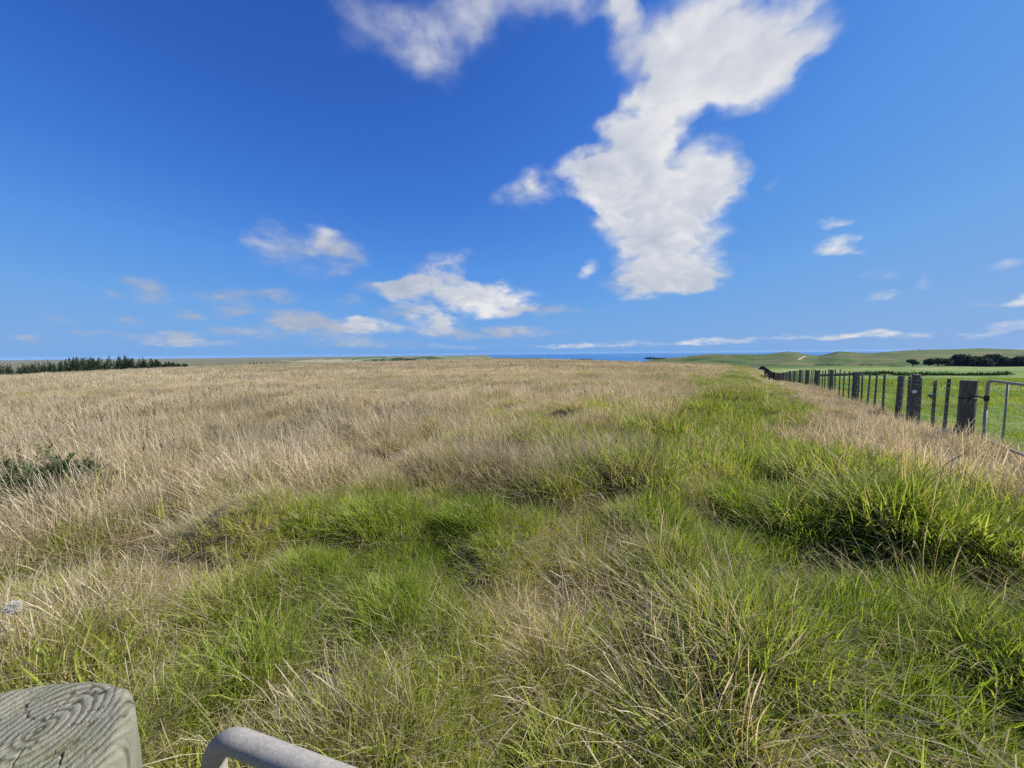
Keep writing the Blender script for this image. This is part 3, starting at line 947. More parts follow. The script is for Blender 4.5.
# ------------------------------------------------------------------ the post and gate the camera looks over
def near_post():
    m, nt, out = mat('grey_green_timber')
    L = nt.links.new
    tc = N(nt, 'ShaderNodeTexCoord').outputs['Object']
    ring = N(nt, 'ShaderNodeAttribute', attribute_name='ring').outputs['Fac']
    top = N(nt, 'ShaderNodeAttribute', attribute_name='top').outputs['Fac']
    n1 = noise(nt, 38, 6, .65, tc); n2 = noise(nt, 9, 5, .6, tc); n3 = noise(nt, 170, 4, .7, tc)
    mp = N(nt, 'ShaderNodeMapping'); mp.inputs['Scale'].default_value = (70, 70, 4); L(tc, mp.inputs[0])
    n4 = noise(nt, 1, 6, .7, mp.outputs[0])
    g = math_n(nt, 'ADD', math_n(nt, 'MULTIPLY', ring, .55), math_n(nt, 'MULTIPLY_ADD', n1.outputs[0], .7, -.22))
    gs = math_n(nt, 'MULTIPLY_ADD', n4.outputs[0], 1.2, -.1)
    gg = N(nt, 'ShaderNodeMix'); gg.data_type = 'FLOAT'
    L(top, gg.inputs[0]); L(gs, gg.inputs[2]); L(g, gg.inputs[3])
    c = ramp(nt, [(.12, (.04, .037, .026)), (.32, (.12, .115, .086)), (.52, (.185, .178, .142)), (.8, (.265, .258, .215))])
    L(gg.outputs[0], c.inputs[0])
    lich = ramp(nt, [(.42, (0, 0, 0)), (.62, (1, 1, 1))]); L(n2.outputs[0], lich.inputs[0])
    col = mixc(nt, math_n(nt, 'MULTIPLY_ADD', lich.outputs[0], .4, .08), c.outputs[0], (.15, .155, .08))
    och = ramp(nt, [(.60, (0, 0, 0)), (.7, (1, 1, 1))]); L(n1.outputs[0], och.inputs[0])
    col = mixc(nt, math_n(nt, 'MULTIPLY', math_n(nt, 'MULTIPLY', och.outputs[0], lich.outputs[0]), .6), col, (.19, .14, .05))
    b = N(nt, 'ShaderNodeBsdfPrincipled'); b.inputs['Roughness'].default_value = .92; b.inputs['Specular IOR Level'].default_value = .15
    L(col, b.inputs['Base Color'])
    bp = N(nt, 'ShaderNodeBump'); bp.inputs['Strength'].default_value = .9; bp.inputs['Distance'].default_value = .004
    L(math_n(nt, 'ADD', n3.outputs[0], math_n(nt, 'MULTIPLY', n4.outputs[0], math_n(nt, 'SUBTRACT', 1.0, top))), bp.inputs['Height']); L(bp.outputs[0], b.inputs['Normal'])
    L(b.outputs[0], out.inputs[0])
    R, H = NP_R, NP_H
    na, nr = 420, 170
    V = []; ring_a = []; top_a = []
    th = np.linspace(0, 2 * math.pi, na, endpoint=False)
    # worn top: polar grid with annual rings cut as grooves, heart off centre
    hx, hy = .04, .095
    outline = R * (1 + .02 * np.sin(2 * th + .6) + .012 * np.sin(3 * th + 2) + .006 * np.sin(7 * th))
    for j in range(nr):
        f = (j + 1) / nr
        x = outline * f * np.cos(th); y = outline * f * np.sin(th)
        dx, dy = x - hx, y - hy
        an = np.arctan2(dy, dx)
        dist = np.hypot(dx, dy) * (1 + .07 * np.sin(2 * an + .8) + .025 * np.sin(3 * an))
        dist = dist + .022 * fbm(x, y, .13, 2, 4.2) + .005 * fbm(x, y, .025, 3, 8.2)
        ph = dist / .0100
        fr = ph - np.floor(ph)
        rg_ = np.clip(np.minimum(fr / .75, (1 - fr) / .25) * (1.5 + 1.2 * fbm(x, y, .05, 2, 3.7)), 0, 1)              # saw-tooth: soft wood worn, latewood proud
        depth = .0009 * np.clip(.55 + 2.2 * fbm(x, y, .05, 2, 6.1), 0, 1.4)
        z = H - depth * (1 - rg_) + .0035 * fbm(x, y, .035, 4, 9.4)
        # shakes: radial cracks and pits
        crack = np.zeros_like(x)
        for ca, c0, c1, cw in ((-2.3, .0, .07, .004), (-1.1, .012, .05, .0035), (-1.75, .02, .085, .005), (.5, .03, .06, .0025), (1.9, .0, .05, .003), (-.5, .05, .08, .003), (2.6, .02, .09, .003), (-2.0, .03, .1, .006), (-1.45, .05, .09, .003), (.1, .02, .07, .0028), (1.2, .04, .08, .0025), (-2.7, .03, .075, .003)):
            lat = np.abs(dist * np.sin(an - ca) + .012 * fbm(x, y, .02, 3, 14.4)); lon = dist * np.cos(an - ca)
            wv = .3 * cw * np.clip(1 - np.abs((lon - (c0 + c1) / 2) / ((c1 - c0) / 2)) ** 2, 0, 1)
            crack = np.maximum(crack, np.where(wv > 0, np.clip(1 - lat / np.maximum(wv, 1e-5), 0, 1), 0))
        pit = np.clip((fbm(x, y, .011, 2, 12.3) - .22) * 9, 0, 1)
        z = z - .005 * crack - .0015 * pit
        edge = np.clip((f - .86 + .06 * fbm(np.cos(th) * 3, np.sin(th) * 3, .5, 3, 5.) - .05) / .10, 0, 1)
        z = z - .014 * edge ** 2 + .012 * fbm(x, y, .09, 2, 2.2)
        z = z + .03 * x + .0 * y
        V += list(zip(x, y, z)); ring_a += list((rg_ * (1 - edge) + .6 * edge) * (1 - crack) * (1 - pit)); top_a += [1 - .0 * f] * na
    # sides
    zl = [.06, .14, .25, .4, .6, .9, H + .3]
    last = np.array(V[-na:])
    for k, dz in enumerate(zl):
        gr = 1 + .012 * fbm(th * 20 / 6.28, th * 0 + k * .3, 1, 2, 1.1) * 2
        V += list(zip(last[:, 0] * gr * 1.005, last[:, 1] * gr * 1.005, last[:, 2] - dz)); ring_a += [.5] * na; top_a += [0.0] * na
    Fs = []
    for j in range(nr - 1 + len(zl)):
        for k in range(na):
            Fs.append([j * na + k, (j + 1) * na + k, (j + 1) * na + (k + 1) % na, j * na + (k + 1) % na])
    V.append((0, 0, float(np.mean([v[2] for v in V[:na]])))); ring_a.append(.5); top_a.append(1)
    c0 = len(V) - 1
    for k in range(na): Fs.append([k, (k + 1) % na, c0])
    o = mesh_np('gate_post', V, Fs, m, smooth=True, attrs={'ring': ring_a, 'top': top_a})
    o.location = (NP_X, NP_Y, 0)
    tag(o, 'weathered round gate post with worn growth rings close to the camera', 'gate post')


NP_X, NP_Y, NP_R, NP_H = -.600, .324, .176, 1.213
near_post()
gate_h = (-.415, .487, 0)
pipe_gate('pipe_gate', 'galvanised pipe gate with rounded corner beside the ringed gate post', gate_h, (.17, -.052, 0), 3.4, 1.138, .2, 0, .0152, 3, 4, .055)

# ------------------------------------------------------------------ sea and far country
def ring_sheet(name, r0, r1, z, material, a0, a1, n=90):
    V = []; Fs = []
    rs = np.exp(np.linspace(math.log(r0), math.log(r1), 10)); m = n + 1
    for r in rs:
        for k in range(m):
            a = a0 + (a1 - a0) * k / n
            V.append((r * math.sin(a), r * math.cos(a), z))
    for j in range(len(rs) - 1):
        for k in range(n):
            Fs.append([j * m + k, j * m + k + 1, (j + 1) * m + k + 1, (j + 1) * m + k])
    return mesh_np(name, V, Fs, material)


def sea_mat():
    m, nt, out = mat('sea_water')
    L = nt.links.new
    P = N(nt, 'ShaderNodeNewGeometry').outputs['Position']
    nz = noise(nt, .002, 6, .6, P)
    c = ramp(nt, [(.3, (.012, .095, .25)), (.7, (.02, .125, .31))]); L(nz.outputs[0], c.inputs[0])
    b = N(nt, 'ShaderNodeBsdfPrincipled'); b.inputs['Roughness'].default_value = .55; b.inputs['Specular IOR Level'].default_value = .12
    L(c.outputs[0], b.inputs['Base Color']); L(b.outputs[0], out.inputs[0])
    return m


sea = ring_sheet('sea', 900, 24000, -60, sea_mat(), math.radians(-7), math.radians(115))
tag(sea, 'blue sea along the horizon behind the green hills', 'sea', kind='structure')


def far_mat(name, stops, sc):
    m, nt, out = mat(name)
    L = nt.links.new
    P = N(nt, 'ShaderNodeNewGeometry').outputs['Position']
    mp = N(nt, 'ShaderNodeMapping'); mp.inputs['Scale'].default_value = (1, .35, 6); L(P, mp.inputs[0])
    v = N(nt, 'ShaderNodeTexVoronoi'); v.inputs['Scale'].default_value = sc; L(mp.outputs[0], v.inputs['Vector'])
    nz = noise(nt, sc * 2.2, 5, .65, mp.outputs[0])
    f = math_n(nt, 'ADD', math_n(nt, 'MULTIPLY', N_sep(nt, v.outputs['Color']), .55), math_n(nt, 'MULTIPLY', nz.outputs[0], .45))
    c = ramp(nt, stops); L(f, c.inputs[0])
    b = N(nt, 'ShaderNodeBsdfPrincipled'); b.inputs['Roughness'].default_value = 1; b.inputs['Specular IOR Level'].default_value = 0
    L(c.outputs[0], b.inputs['Base Color']); L(b.outputs[0], out.inputs[0])
    return m


def ridge(name, D, tops, material, label):
    x0, x1 = tops[0][0], tops[-1][0]
    pxs = np.linspace(x0, x1, 260)
    V = []; prof = [(-.42, 0), (-.3, .18), (-.2, .45), (-.1, .8), (0, 1), (.1, .75), (.3, 0)]
    ty = np.interp(pxs, [t[0] for t in tops], [t[1] for t in tops])
    for (dd, hh) in prof:
        for k, px in enumerate(pxs):
            p = at_depth(px, ty[k], D)
            top = p[2] + 4.5 * D / 4000 * float(fbm(np.array([px]), np.array([dd * 100]), 14, 4, 3.3)[0])
            Y = D * (1 + dd)
            e = math.sin(min(1, min(k, 259 - k) / 22) * math.pi / 2)
            z = -66 + (top + 66) * hh * e
            V.append((p[0] * (1 + dd), Y, z + (hh > 0) * (hh < 1) * 3 * D / 4000 * float(fbm(np.array([px]), np.array([dd * 300]), 9, 3, 7.3)[0])))
    n = len(pxs); Fs = []
    for j in range(len(prof) - 1):
        for k in range(n - 1):
            Fs.append([j * n + k, j * n + k + 1, (j + 1) * n + k + 1, (j + 1) * n + k])
    o = mesh_np(name, V, Fs, material, smooth=True)
    tag(o, label, 'hills', kind='structure')


M_FARLAND = far_mat('far_farmland', [(.3, (.035, .06, .025)), (.42, (.07, .11, .04)), (.52, (.12, .15, .07)), (.62, (.2, .19, .11)), (.75, (.26, .23, .15))], .004)
M_FARBLUE = far_mat('far_bush_hills', [(.3, (.03, .045, .03)), (.5, (.06, .075, .05)), (.65, (.12, .12, .08)), (.8, (.18, .165, .12))], .002)
ridge('hills', 4200, [(175, 363.5), (200, 362.3), (230, 361.3), (270, 361.4), (300, 359.8), (330, 358.9), (345, 357.8), (370, 357), (390, 357.5), (410, 357.6), (430, 356.4), (455, 357), (480, 357.2), (510, 358), (540, 358.4), (590, 359.8)], M_FARLAND,
      'low hazy farmland hills along the skyline beyond the field')
ridge('hills', 9000, [(-220, 362), (-120, 361), (0, 361), (40, 360.2), (70, 359.6), (100, 360), (150, 360.4), (200, 359.6), (230, 359.4), (260, 359.6), (300, 359), (340, 358.2), (380, 359), (430, 360)], M_FARBLUE,
      'faint blue hills far away behind the pine plantation')

# ------------------------------------------------------------------ trees and shrubs
def leaf_mat(name, c0, c1, c2):
    m, nt, out = mat(name)
    L = nt.links.new
    P = N(nt, 'ShaderNodeNewGeometry')
    nz = noise(nt, .9, 4, .6, P.outputs['Position'])
    f = math_n(nt, 'ADD', math_n(nt, 'MULTIPLY', nz.outputs[0], .6), math_n(nt, 'MULTIPLY', P.outputs['Random Per Island'], .4))
    c = ramp(nt, [(.25, c0), (.5, c1), (.75, c2)]); L(f, c.inputs[0])
    d = N(nt, 'ShaderNodeBsdfDiffuse'); t = N(nt, 'ShaderNodeBsdfTranslucent')
    L(c.outputs[0], d.inputs[0]); L(c.outputs[0], t.inputs[0])
    mx = N(nt, 'ShaderNodeMixShader'); mx.inputs[0].default_value = .2
    L(d.outputs[0], mx.inputs[1]); L(t.outputs[0], mx.inputs[2]); L(mx.outputs[0], out.inputs[0])
    return m


M_MACRO = leaf_mat('dark_foliage', (.04, .054, .04), (.075, .094, .062), (.12, .145, .085))
M_PINE = leaf_mat('pine_needles', (.016, .03, .014), (.03, .052, .022), (.06, .09, .036))
M_GORSE = leaf_mat('gorse_needles', (.018, .042, .016), (.034, .07, .024), (.06, .10, .034))
M_WEED = leaf_mat('weed_leaves', (.05, .09, .03), (.08, .14, .04), (.13, .18, .06))
M_BARK = simple_mat('grey_bark', [(.3, (.07, .06, .05)), (.7, (.2, .18, .15))], 3, .95, .3)


def clump_quads(lobes, n, size, r):
    """leafy faces spread in and over ellipsoid lobes; returns V, F"""
    w = np.array([l[3] * l[4] * l[5] for l in lobes]) ** .66; w /= w.sum()
    V = []; Fs = []
    for _ in range(n):
        l = lobes[r.choice(len(lobes), p=w)]
        d = r.normal(size=3); d /= np.linalg.norm(d)
        rad = r.uniform(.45, 1.05) ** .5
        c = np.array(l[:3]) + d * rad * np.array(l[3:6]) * (1 + r.normal(0, .06))
        u = r.normal(size=3) + d * .3; u /= np.linalg.norm(u)
        v = np.cross(u, d + r.normal(0, .5, 3)); v /= np.linalg.norm(v) + 1e-9
        s1 = size * r.uniform(.5, 1.3); s2 = size * r.uniform(.3, .8)
        b = len(V)
        V += [c - u * s1 * .5 - v * s2 * .2, c - v * s2 * .5, c + u * s1 * .6, c + v * s2 * .5]
        Fs.append([b, b + 1, b + 2, b + 3])
    return V, Fs


def tree(name, label, px, yb, Y, wpx, hpx, lobes, trunk=True, n=700, group=None, material=None, cat='tree', lean=0.0, seed=1, bare=.0):
    """lobes in unit box: x -.5...5 of the width, z 0..1 of the height"""
    p = at_depth(px, yb, Y)
    rr_ = ray(px, yb); sc = Y / F
    W = wpx * sc * math.cos(math.atan2(p[0], p[1])); H = hpx * sc
    z = min(tz(p[0], p[1]), p[2])
    below = max(0.0, p[2] - z)
    r = np.random.default_rng(seed)
    root = empty(name, (p[0], p[1], z), -math.atan2(p[0], p[1]))
    tag(root, label, cat, group)
    L_ = [(l[0] * W, l[1] * W, below + l[2] * H, l[3] * W, l[4] * W, l[5] * H) for l in lobes]
    V, Fs = clump_quads(L_, int(n * 1.7), max(H, W) * .13 if n > 500 else max(H * .8, W * .4) * .13, r)
    mesh_np('crown', V, Fs, material or M_MACRO, root)
    if trunk:
        mb = MB(); th = H * .035 + .05
        top = np.array(L_[0][:3])
        mb.tube([(-lean * W, 0, -.4), (-lean * W * .6, 0, below * .6 + H * .25), (top[0] * .7, top[1], top[2])], [th * 1.3, th, th * .4], 7)
        for l in L_[1:]:
            mb.tube([(-lean * W * .6, 0, below * .6 + H * .22), (l[0] * .6, l[1] * .6, below + (l[2] - below) * .7), l[:3]], [th * .7, th * .5, th * .2], 6)
        mb.build('trunk', M_BARK, root)
    return root


BIG = [(0, 0, .6, .38, .3, .38), (-.28, .05, .42, .26, .24, .34), (.28, 0, .45, .27, .24, .36), (.05, -.1, .2, .5, .3, .24), (-.1, 0, .82, .2, .18, .18)]
LOW = [(0, 0, .5, .45, .25, .42), (-.3, 0, .38, .22, .2, .32), (.3, 0, .36, .22, .2, .3)]
GM = 'dark macrocarpas below the green hill'
tree('macrocarpa_tree', 'leaning wind shorn tree with bare trunk standing alone below the hill', 912, 368, 290, 15, 8.5, [(-.08, 0, .8, .36, .25, .2), (.18, 0, .58, .28, .2, .2)], lean=-.06, seed=3, n=520)
tree('macrocarpa_tree', 'wide flat topped dark tree on several pale trunks beside the big clump', 937, 368.8, 285, 28, 10, [(0, 0, .8, .48, .3, .22), (-.32, 0, .58, .2, .2, .2), (.3, 0, .66, .22, .2, .2), (.06, 0, .6, .2, .2, .1)], seed=4, n=760)
tree('macrocarpa_tree', 'leftmost crown of the dark macrocarpa clump below the hill', 961, 368.6, 300, 32, 14.4, BIG, group=GM, seed=5, n=900)
tree('macrocarpa_tree', 'low second crown from the left in the dark macrocarpa clump', 978, 368.6, 296, 30, 12.2, BIG, group=GM, seed=6, n=900)
tree('macrocarpa_tree', 'broad tall crown in the middle of the dark macrocarpa clump', 993, 368.6, 304, 36, 14.0, BIG, group=GM, seed=7, n=900)
tree('macrocarpa_tree', 'low dark crown filling the gap right of the tall middle crown', 1008, 368.6, 297, 28, 10.6, BIG, group=GM, seed=8, n=800)
tree('macrocarpa_tree', 'rounded dark crown at the right end of the macrocarpa clump', 1022, 368.6, 292, 32, 12.4, BIG, group=GM, seed=9, n=900)
tree('shrub', 'small round dark shrub left of its twin at the paddock edge', 893.5, 368.6, 270, 9, 3.8, LOW, False, 260, cat='shrub', seed=10)
tree('shrub', 'wider dark shrub right of its round twin at the paddock edge', 901, 368.6, 270, 10, 3.6, LOW, False, 260, cat='shrub', seed=11)
tree('scrub_or_shade_patch', 'dark scrub thicket on the lower hillside above the fence battens', 866, 367.6, 330, 15, 5, LOW, False, 340, cat='scrub', seed=12)
tree('scrub_or_shade_patch', 'long low dark foliage standing in for shade along the foot of the green hill', 828, 368, 345, 40, 4.4, [(0, 0, .4, .5, .12, .4), (.3, 0, .3, .25, .12, .3), (-.3, 0, .25, .2, .1, .25)], False, 420, cat='scrub', seed=13)  # dark foliage added to stand in for the shaded band on the hillside
tree('scrub_or_shade_patch', 'flat dark thicket beside the pale track below the knoll', 809, 363.8, 470, 19, 3.4, LOW, False, 340, cat='scrub', seed=14)
tree('tree', 'dark round tree on the green slope left of the knoll', 748.5, 358.8, 640, 11, 4.6, BIG, True, 420, seed=15)
tree('shrub', 'small bush tucked against the right side of the slope tree', 755, 358.7, 640, 5, 2.8, LOW, False, 160, cat='shrub', seed=16)
tree('shrub', 'tiny dark bush on top of the flat knoll', 787.5, 352.2, 775, 4, 1.6, LOW, False, 120, cat='shrub', seed=17)
tree('tree', 'tiny tree on the right hand skyline left of its twin', 918.6, 350.2, 790, 1.6, 1.7, BIG, True, 120, seed=18)
tree('tree', 'tiny low tree on the right hand skyline right of its twin', 921, 350.2, 790, 2.0, 1.2, BIG, True, 120, seed=19)
tree('hedge', 'dark hedge on the low ridge in front of the sea', 656, 359.4, 640, 24, 2.2, [(-.25, 0, .5, .25, .1, .5), (.2, 0, .35, .3, .1, .35)], False, 300, cat='hedge', seed=20)
tree('shrub', 'dark low bush at the green far edge of the brown field', 708, 366, 300, 9, 2.2, LOW, False, 200, cat='shrub', seed=21)
tree('shrub', 'low dark bush on the skyline right of the crest of the field', 537, 360.6, 420, 17, 2.2, LOW, False, 240, cat='shrub', seed=22)
tree('scrub_or_shade_patch', 'brown green scrub on the skyline between the crest and the sea', 582, 361, 420, 22, 2.6, LOW, False, 300, cat='scrub', seed=23)
tree('shrub', 'flat dark bush on the skyline left of the crest of the field', 466, 360.4, 420, 13, 2.0, LOW, False, 220, cat='shrub', seed=24)
tree('scrub_or_shade_patch', 'long dark wood lying on the middle of the far skyline', 403, 361.4, 1500, 28, 3.6, [(-.1, 0, .5, .36, .2, .5), (.25, 0, .4, .25, .2, .36), (-.35, 0, .25, .18, .15, .25)], False, 420, cat='wood', seed=25)
tree('scrub_or_shade_patch', 'grey green wood just left of the long dark one on the skyline', 379, 361.4, 2300, 16, 3.0, LOW, False, 260, cat='wood', seed=26)
tree('shrub', 'small round black looking bush on the field skyline left of the dark woods', 362, 362, 330, 5.5, 2.4, LOW, False, 160, cat='shrub', seed=27)
tree('shrub', 'dark bush right of the end of the pine plantation', 200, 366.9, 330, 7, 3.0, LOW, False, 200, cat='shrub', seed=28)
tree('shrub', 'dark low bush halfway between the plantation and the conifer row', 221.5, 366.2, 330, 7, 2.2, LOW, False, 200, cat='shrub', seed=29)
tree('shrub', 'tiny dark bush next to the one halfway to the conifer row', 231, 366, 330, 3.5, 1.6, LOW, False, 120, cat='shrub', seed=30)

for k, (px_, py_, Y_, w_, h_) in enumerate([(676, 361.5, 520, 3, 1.2), (693, 359.6, 600, 4, 1.2), (727, 360.2, 560, 3, 1.3), (771, 359.5, 600, 4, 1.2), (822, 358.8, 680, 4, 1.4), (843, 356.5, 720, 5, 1.2), (858, 359.5, 560, 3, 1.3), (885, 356.0, 680, 6, 1.2),
                                                (878, 361.2, 480, 3, 1.3), (921, 358.4, 600, 4, 1.3), (903, 354.6, 720, 3, 1.0), (941, 355.2, 700, 5, 1.2), (966, 352.9, 740, 4, 1.0), (1004, 352.8, 740, 4, 1.1)]):
    tree('shrub', 'tiny dark bush dotted about on the green hillside', px_, py_, Y_, w_, h_, LOW, False, 110, group='tiny bushes dotted over the green hills', cat='shrub', seed=50 + k)


def conifer(r, H, W, n):
    V = []; Fs = []
    for _ in range(n):
        t = r.uniform(.06, 1) ** .8
        a = r.uniform(0, 6.283)
        rad = W * .5 * (1 - t) ** .75 * r.uniform(.35, 1.15) + .06
        c = np.array([rad * math.cos(a), rad * math.sin(a), t * H])
        u = np.array([math.cos(a), math.sin(a), r.uniform(-.25, .7)]); v = np.array([-math.sin(a), math.cos(a), r.normal(0, .3)])
        s1 = r.uniform(.6, 1.2) * (.4 + W * .22 * (1.2 - t)); s2 = s1 * r.uniform(.4, .8)
        b = len(V)
        V += [c - u * s1 * .5, c - v * s2 * .5, c + u * s1 * .5 + np.array([0, 0, s1 * .2]), c + v * s2 * .5]
        Fs.append([b, b + 1, b + 2, b + 3])
    return V, Fs


def pine_forest():
    r = np.random.default_rng(40)
    mb = MB()
    tops = [(-160, 367), (-60, 367), (0, 366.6), (30, 365), (45, 362.4), (60, 361.2), (72, 358.8), (90, 358.2), (110, 357.6), (128, 357.4), (142, 358.2), (155, 360), (162, 361.6), (170, 362), (180, 362.6), (189, 364)]
    for k in range(520):
        row = r.random()
        px = -160 + (188 + 160) * r.random()
        Y = 300 + 70 * row + (px > 160) * 10
        yt = np.interp(px, [t[0] for t in tops], [t[1] for t in tops]) + abs(r.normal(0, 1.0)) * (1.4 if px > 158 else 1) + .3
        p = at_depth(px, yt, Y)
        zb = tz(p[0], p[1])
        H = p[2] - zb
        if H < 1: continue
        H = H * r.uniform(.82, 1.14)
        V, Fs = conifer(r, H, r.uniform(5.0, 9.0), 230)
        mb.add([v + np.array([p[0], p[1], zb]) for v in V], Fs)
        mb.tube([(p[0], p[1], zb - .5), (p[0], p[1], zb + H * .9)], [.28, .05], 5)
    o = mb.build('pine_forest', M_PINE)
    tag(o, 'dark pine plantation standing along the left end of the field', 'forest', kind='stuff')


pine_forest()


def pine_row():
    r = np.random.default_rng(41)
    names = ['tallest', 'short']
    first = None
    for k in range(10):
        px = 249 + 4.1 * k + r.uniform(-.8, .8)
        p = at_depth(px, 361.4 + r.uniform(-.4, .9), 620)
        zb = tz(p[0], p[1])
        if first is None:
            root = empty('pine_tree', (0, 0, 0))
            V, Fs = conifer(r, 20, 8, 240); mesh_np('crown', V, Fs, M_PINE, root)
            mb = MB(); mb.tube([(0, 0, -.5), (0, 0, 19)], [.4, .06], 6); mb.build('trunk', M_BARK, root)
            tag(root, 'tiny dark pine in the short row standing on the skyline', 'tree', 'pines in the short row on the skyline')
            first = root
        else:
            root = copy_tree(first)
        root.location = (p[0], p[1], zb); s_ = max(p[2] - zb, 4) / 20
        root.scale = (s_, s_, s_); root.rotation_euler = (0, 0, r.uniform(0, 6.28))


pine_row()

# ------------------------------------------------------------------ plants near the camera
def spiny_bush(name, label, cat, cx, cy, rx, ry, h, nshoot, nsp, material, seed, sp=.03):
    r = np.random.default_rng(seed)
    root = empty(name, (cx, cy, tzm(cx, cy)))
    tag(root, label, cat)
    V = []; Fs = []; mb = MB()
    for _ in range(nshoot):
        a = r.uniform(0, 6.283); q = math.sqrt(r.random())
        bx, by = rx * q * math.cos(a), ry * q * math.sin(a)
        top = h * (1 - .55 * q * q) * r.choice([r.uniform(.4, 1.0), r.uniform(.9, 1.45)], p=[.8, .2])
        lean = np.array([bx * .12 + r.normal(0, .09), by * .12 + r.normal(0, .09), 0])
        gz = tzm(cx + bx, cy + by) - tzm(cx, cy)
        P0 = np.array([bx * .8, by * .8, gz - .03]); P1 = P0 + lean * .5 + np.array([0, 0, top * .55]); P2 = P0 + lean * 1.3 + np.array([0, 0, top])
        mb.tube([P0, P1, P2], [.006, .004, .002], 5)
        for k in range(nsp):
            t = r.uniform(.12, 1)
            c = (P0 * (1 - t) ** 2 + 2 * P1 * t * (1 - t) + P2 * t * t)
            a2 = r.uniform(0, 6.283); u = np.array([math.cos(a2), math.sin(a2), r.uniform(.3, 1.2)]); u /= np.linalg.norm(u)
            L_ = sp * r.uniform(.7, 1.6) * (1.25 - .5 * t)
            v = np.cross(u, r.normal(size=3)); v /= np.linalg.norm(v)
            b = len(V)
            V += [c - v * L_ * .10, c + v * L_ * .10, c + u * L_ + v * L_ * .03, c + u * L_ - v * L_ * .03]
            Fs.append([b, b + 1, b + 2, b + 3])
    mesh_np('foliage', V, Fs, material, root)
    mb.build('stems', M_BARK, root)


spiny_bush('gorse_bush', 'dark green spiny gorse bush in dry grass at the left edge', 'shrub', -5.5, 4.25, .92, .5, .42, 210, 110, M_GORSE, 61, .045)
spiny_bush('weed_plant', 'small lone green weed standing in the brown field', 'weed', -9.6, 10.4, .07, .07, .5, 16, 70, M_WEED, 62, .05)


def thistle():
    p = at_depth(13, 607, 1.62)
    bx, by = p[0] - .05, p[1] + .06
    root = empty('thistle', (bx, by, tzm(bx, by)))
    tag(root, 'dry thistle stalk with a fluffy white seed head at the left edge', 'thistle')
    R0 = np.array(root.location)
    hd = p - R0
    mb = MB(); mb.tube([(0, 0, -.03), (hd[0] * .3, hd[1] * .4, hd[2] * .5), tuple(hd)], [.004, .003, .0025], 6); mb.build('stem', M_STALK, root)
    r = np.random.default_rng(5); V = []; Fs = []
    for _ in range(1700):
        d = r.normal(size=3); d /= np.linalg.norm(d)
        c = hd + d * .021 * r.random() ** .4 * np.array([1.1, 1, .85]); e = d + r.normal(0, .7, 3); e /= np.linalg.norm(e)
        L_ = .012 * r.uniform(.5, 1.3); v = np.cross(e, r.normal(size=3)); v /= np.linalg.norm(v)
        b = len(V); V += [c - v * .0004, c + v * .0004, c + e * L_ + v * .0005, c + e * L_ - v * .0005]; Fs.append([b, b + 1, b + 2, b + 3])
    mesh_np('seed_head', V, Fs, M_FLUFF, root)


M_STALK = simple_mat('dry_stalk', [(.3, (.2, .14, .07)), (.7, (.36, .27, .15))], 30, .9)
M_FLUFF = leaf_mat('seed_fluff', (.42, .40, .36), (.5, .475, .43), (.6, .57, .52))
M_DOCK = simple_mat('brown_seed', [(.3, (.05, .03, .018)), (.7, (.13, .08, .045))], 30, .9)
thistle()


def dock_weeds():
    r = np.random.default_rng(77); V = []; Fs = []
    def q(c, u, v):
        b = len(V); V.extend([c - u - v * .3, c - v, c + u, c + v]); Fs.append([b, b + 1, b + 2, b + 3])
    n = 0
    while n < 420:
        X = r.uniform(-14, 3); Y = r.uniform(4.5, 18)
        if X < -1.5 * Y or zone_dry(X, Y) < .45 or fbm(np.array([X]), np.array([Y]), 3, 2, 15.)[0] < -.02: continue
        n += 1
        z = tzm(X, Y); H = r.uniform(.28, .52)
        top = np.array([X - .08 * r.random(), Y + r.normal(0, .05), z + H])
        base = np.array([X, Y, z])
        sd_ = np.array([.0025, 0, 0]); b = len(V)
        V.extend([base - sd_, base + sd_, top + sd_, top - sd_]); Fs.append([b, b + 1, b + 2, b + 3])
        for _ in range(16):
            t = r.uniform(.72, 1.03); c = base + (top - base) * t + r.normal(0, .012, 3)
            u = r.normal(size=3); u *= .012 / np.linalg.norm(u); v = r.normal(size=3); v *= .009 / np.linalg.norm(v)
            q(c, u, v)
    o = mesh_np('dock_weeds', V, Fs, M_DOCK)
    tag(o, 'scattered brown seeding weed heads speckling the dry grass on the left', 'weeds', kind='stuff')


dock_weeds()


def stone():
    p = at_depth(932, 397.5, 15.5)
    bm = bmesh.new(); bmesh.ops.create_icosphere(bm, subdivisions=3, radius=1)
    for v in bm.verts:
        n_ = float(fbm(np.array([v.co.x + 3]), np.array([v.co.y + v.co.z * 1.3]), .8, 3, 2.)[0])
        v.co = Vector((v.co.x * .14, v.co.y * .11, v.co.z * .1)) * (1 + .7 * n_)
    me = bpy.data.meshes.new('stone'); bm.to_mesh(me); bm.free(); me.materials.append(M_STONE)
    o = bpy.data.objects.new('stone', me); COL.objects.link(o)
    o.location = (p[0], p[1], tzm(p[0], p[1]) + .1)
    tag(o, 'grey stone lying in the green paddock behind the fence battens', 'stone')


M_STONE = simple_mat('grey_stone', [(.3, (.12, .115, .11)), (.7, (.3, .29, .28))], 12, .9, .4)
stone()


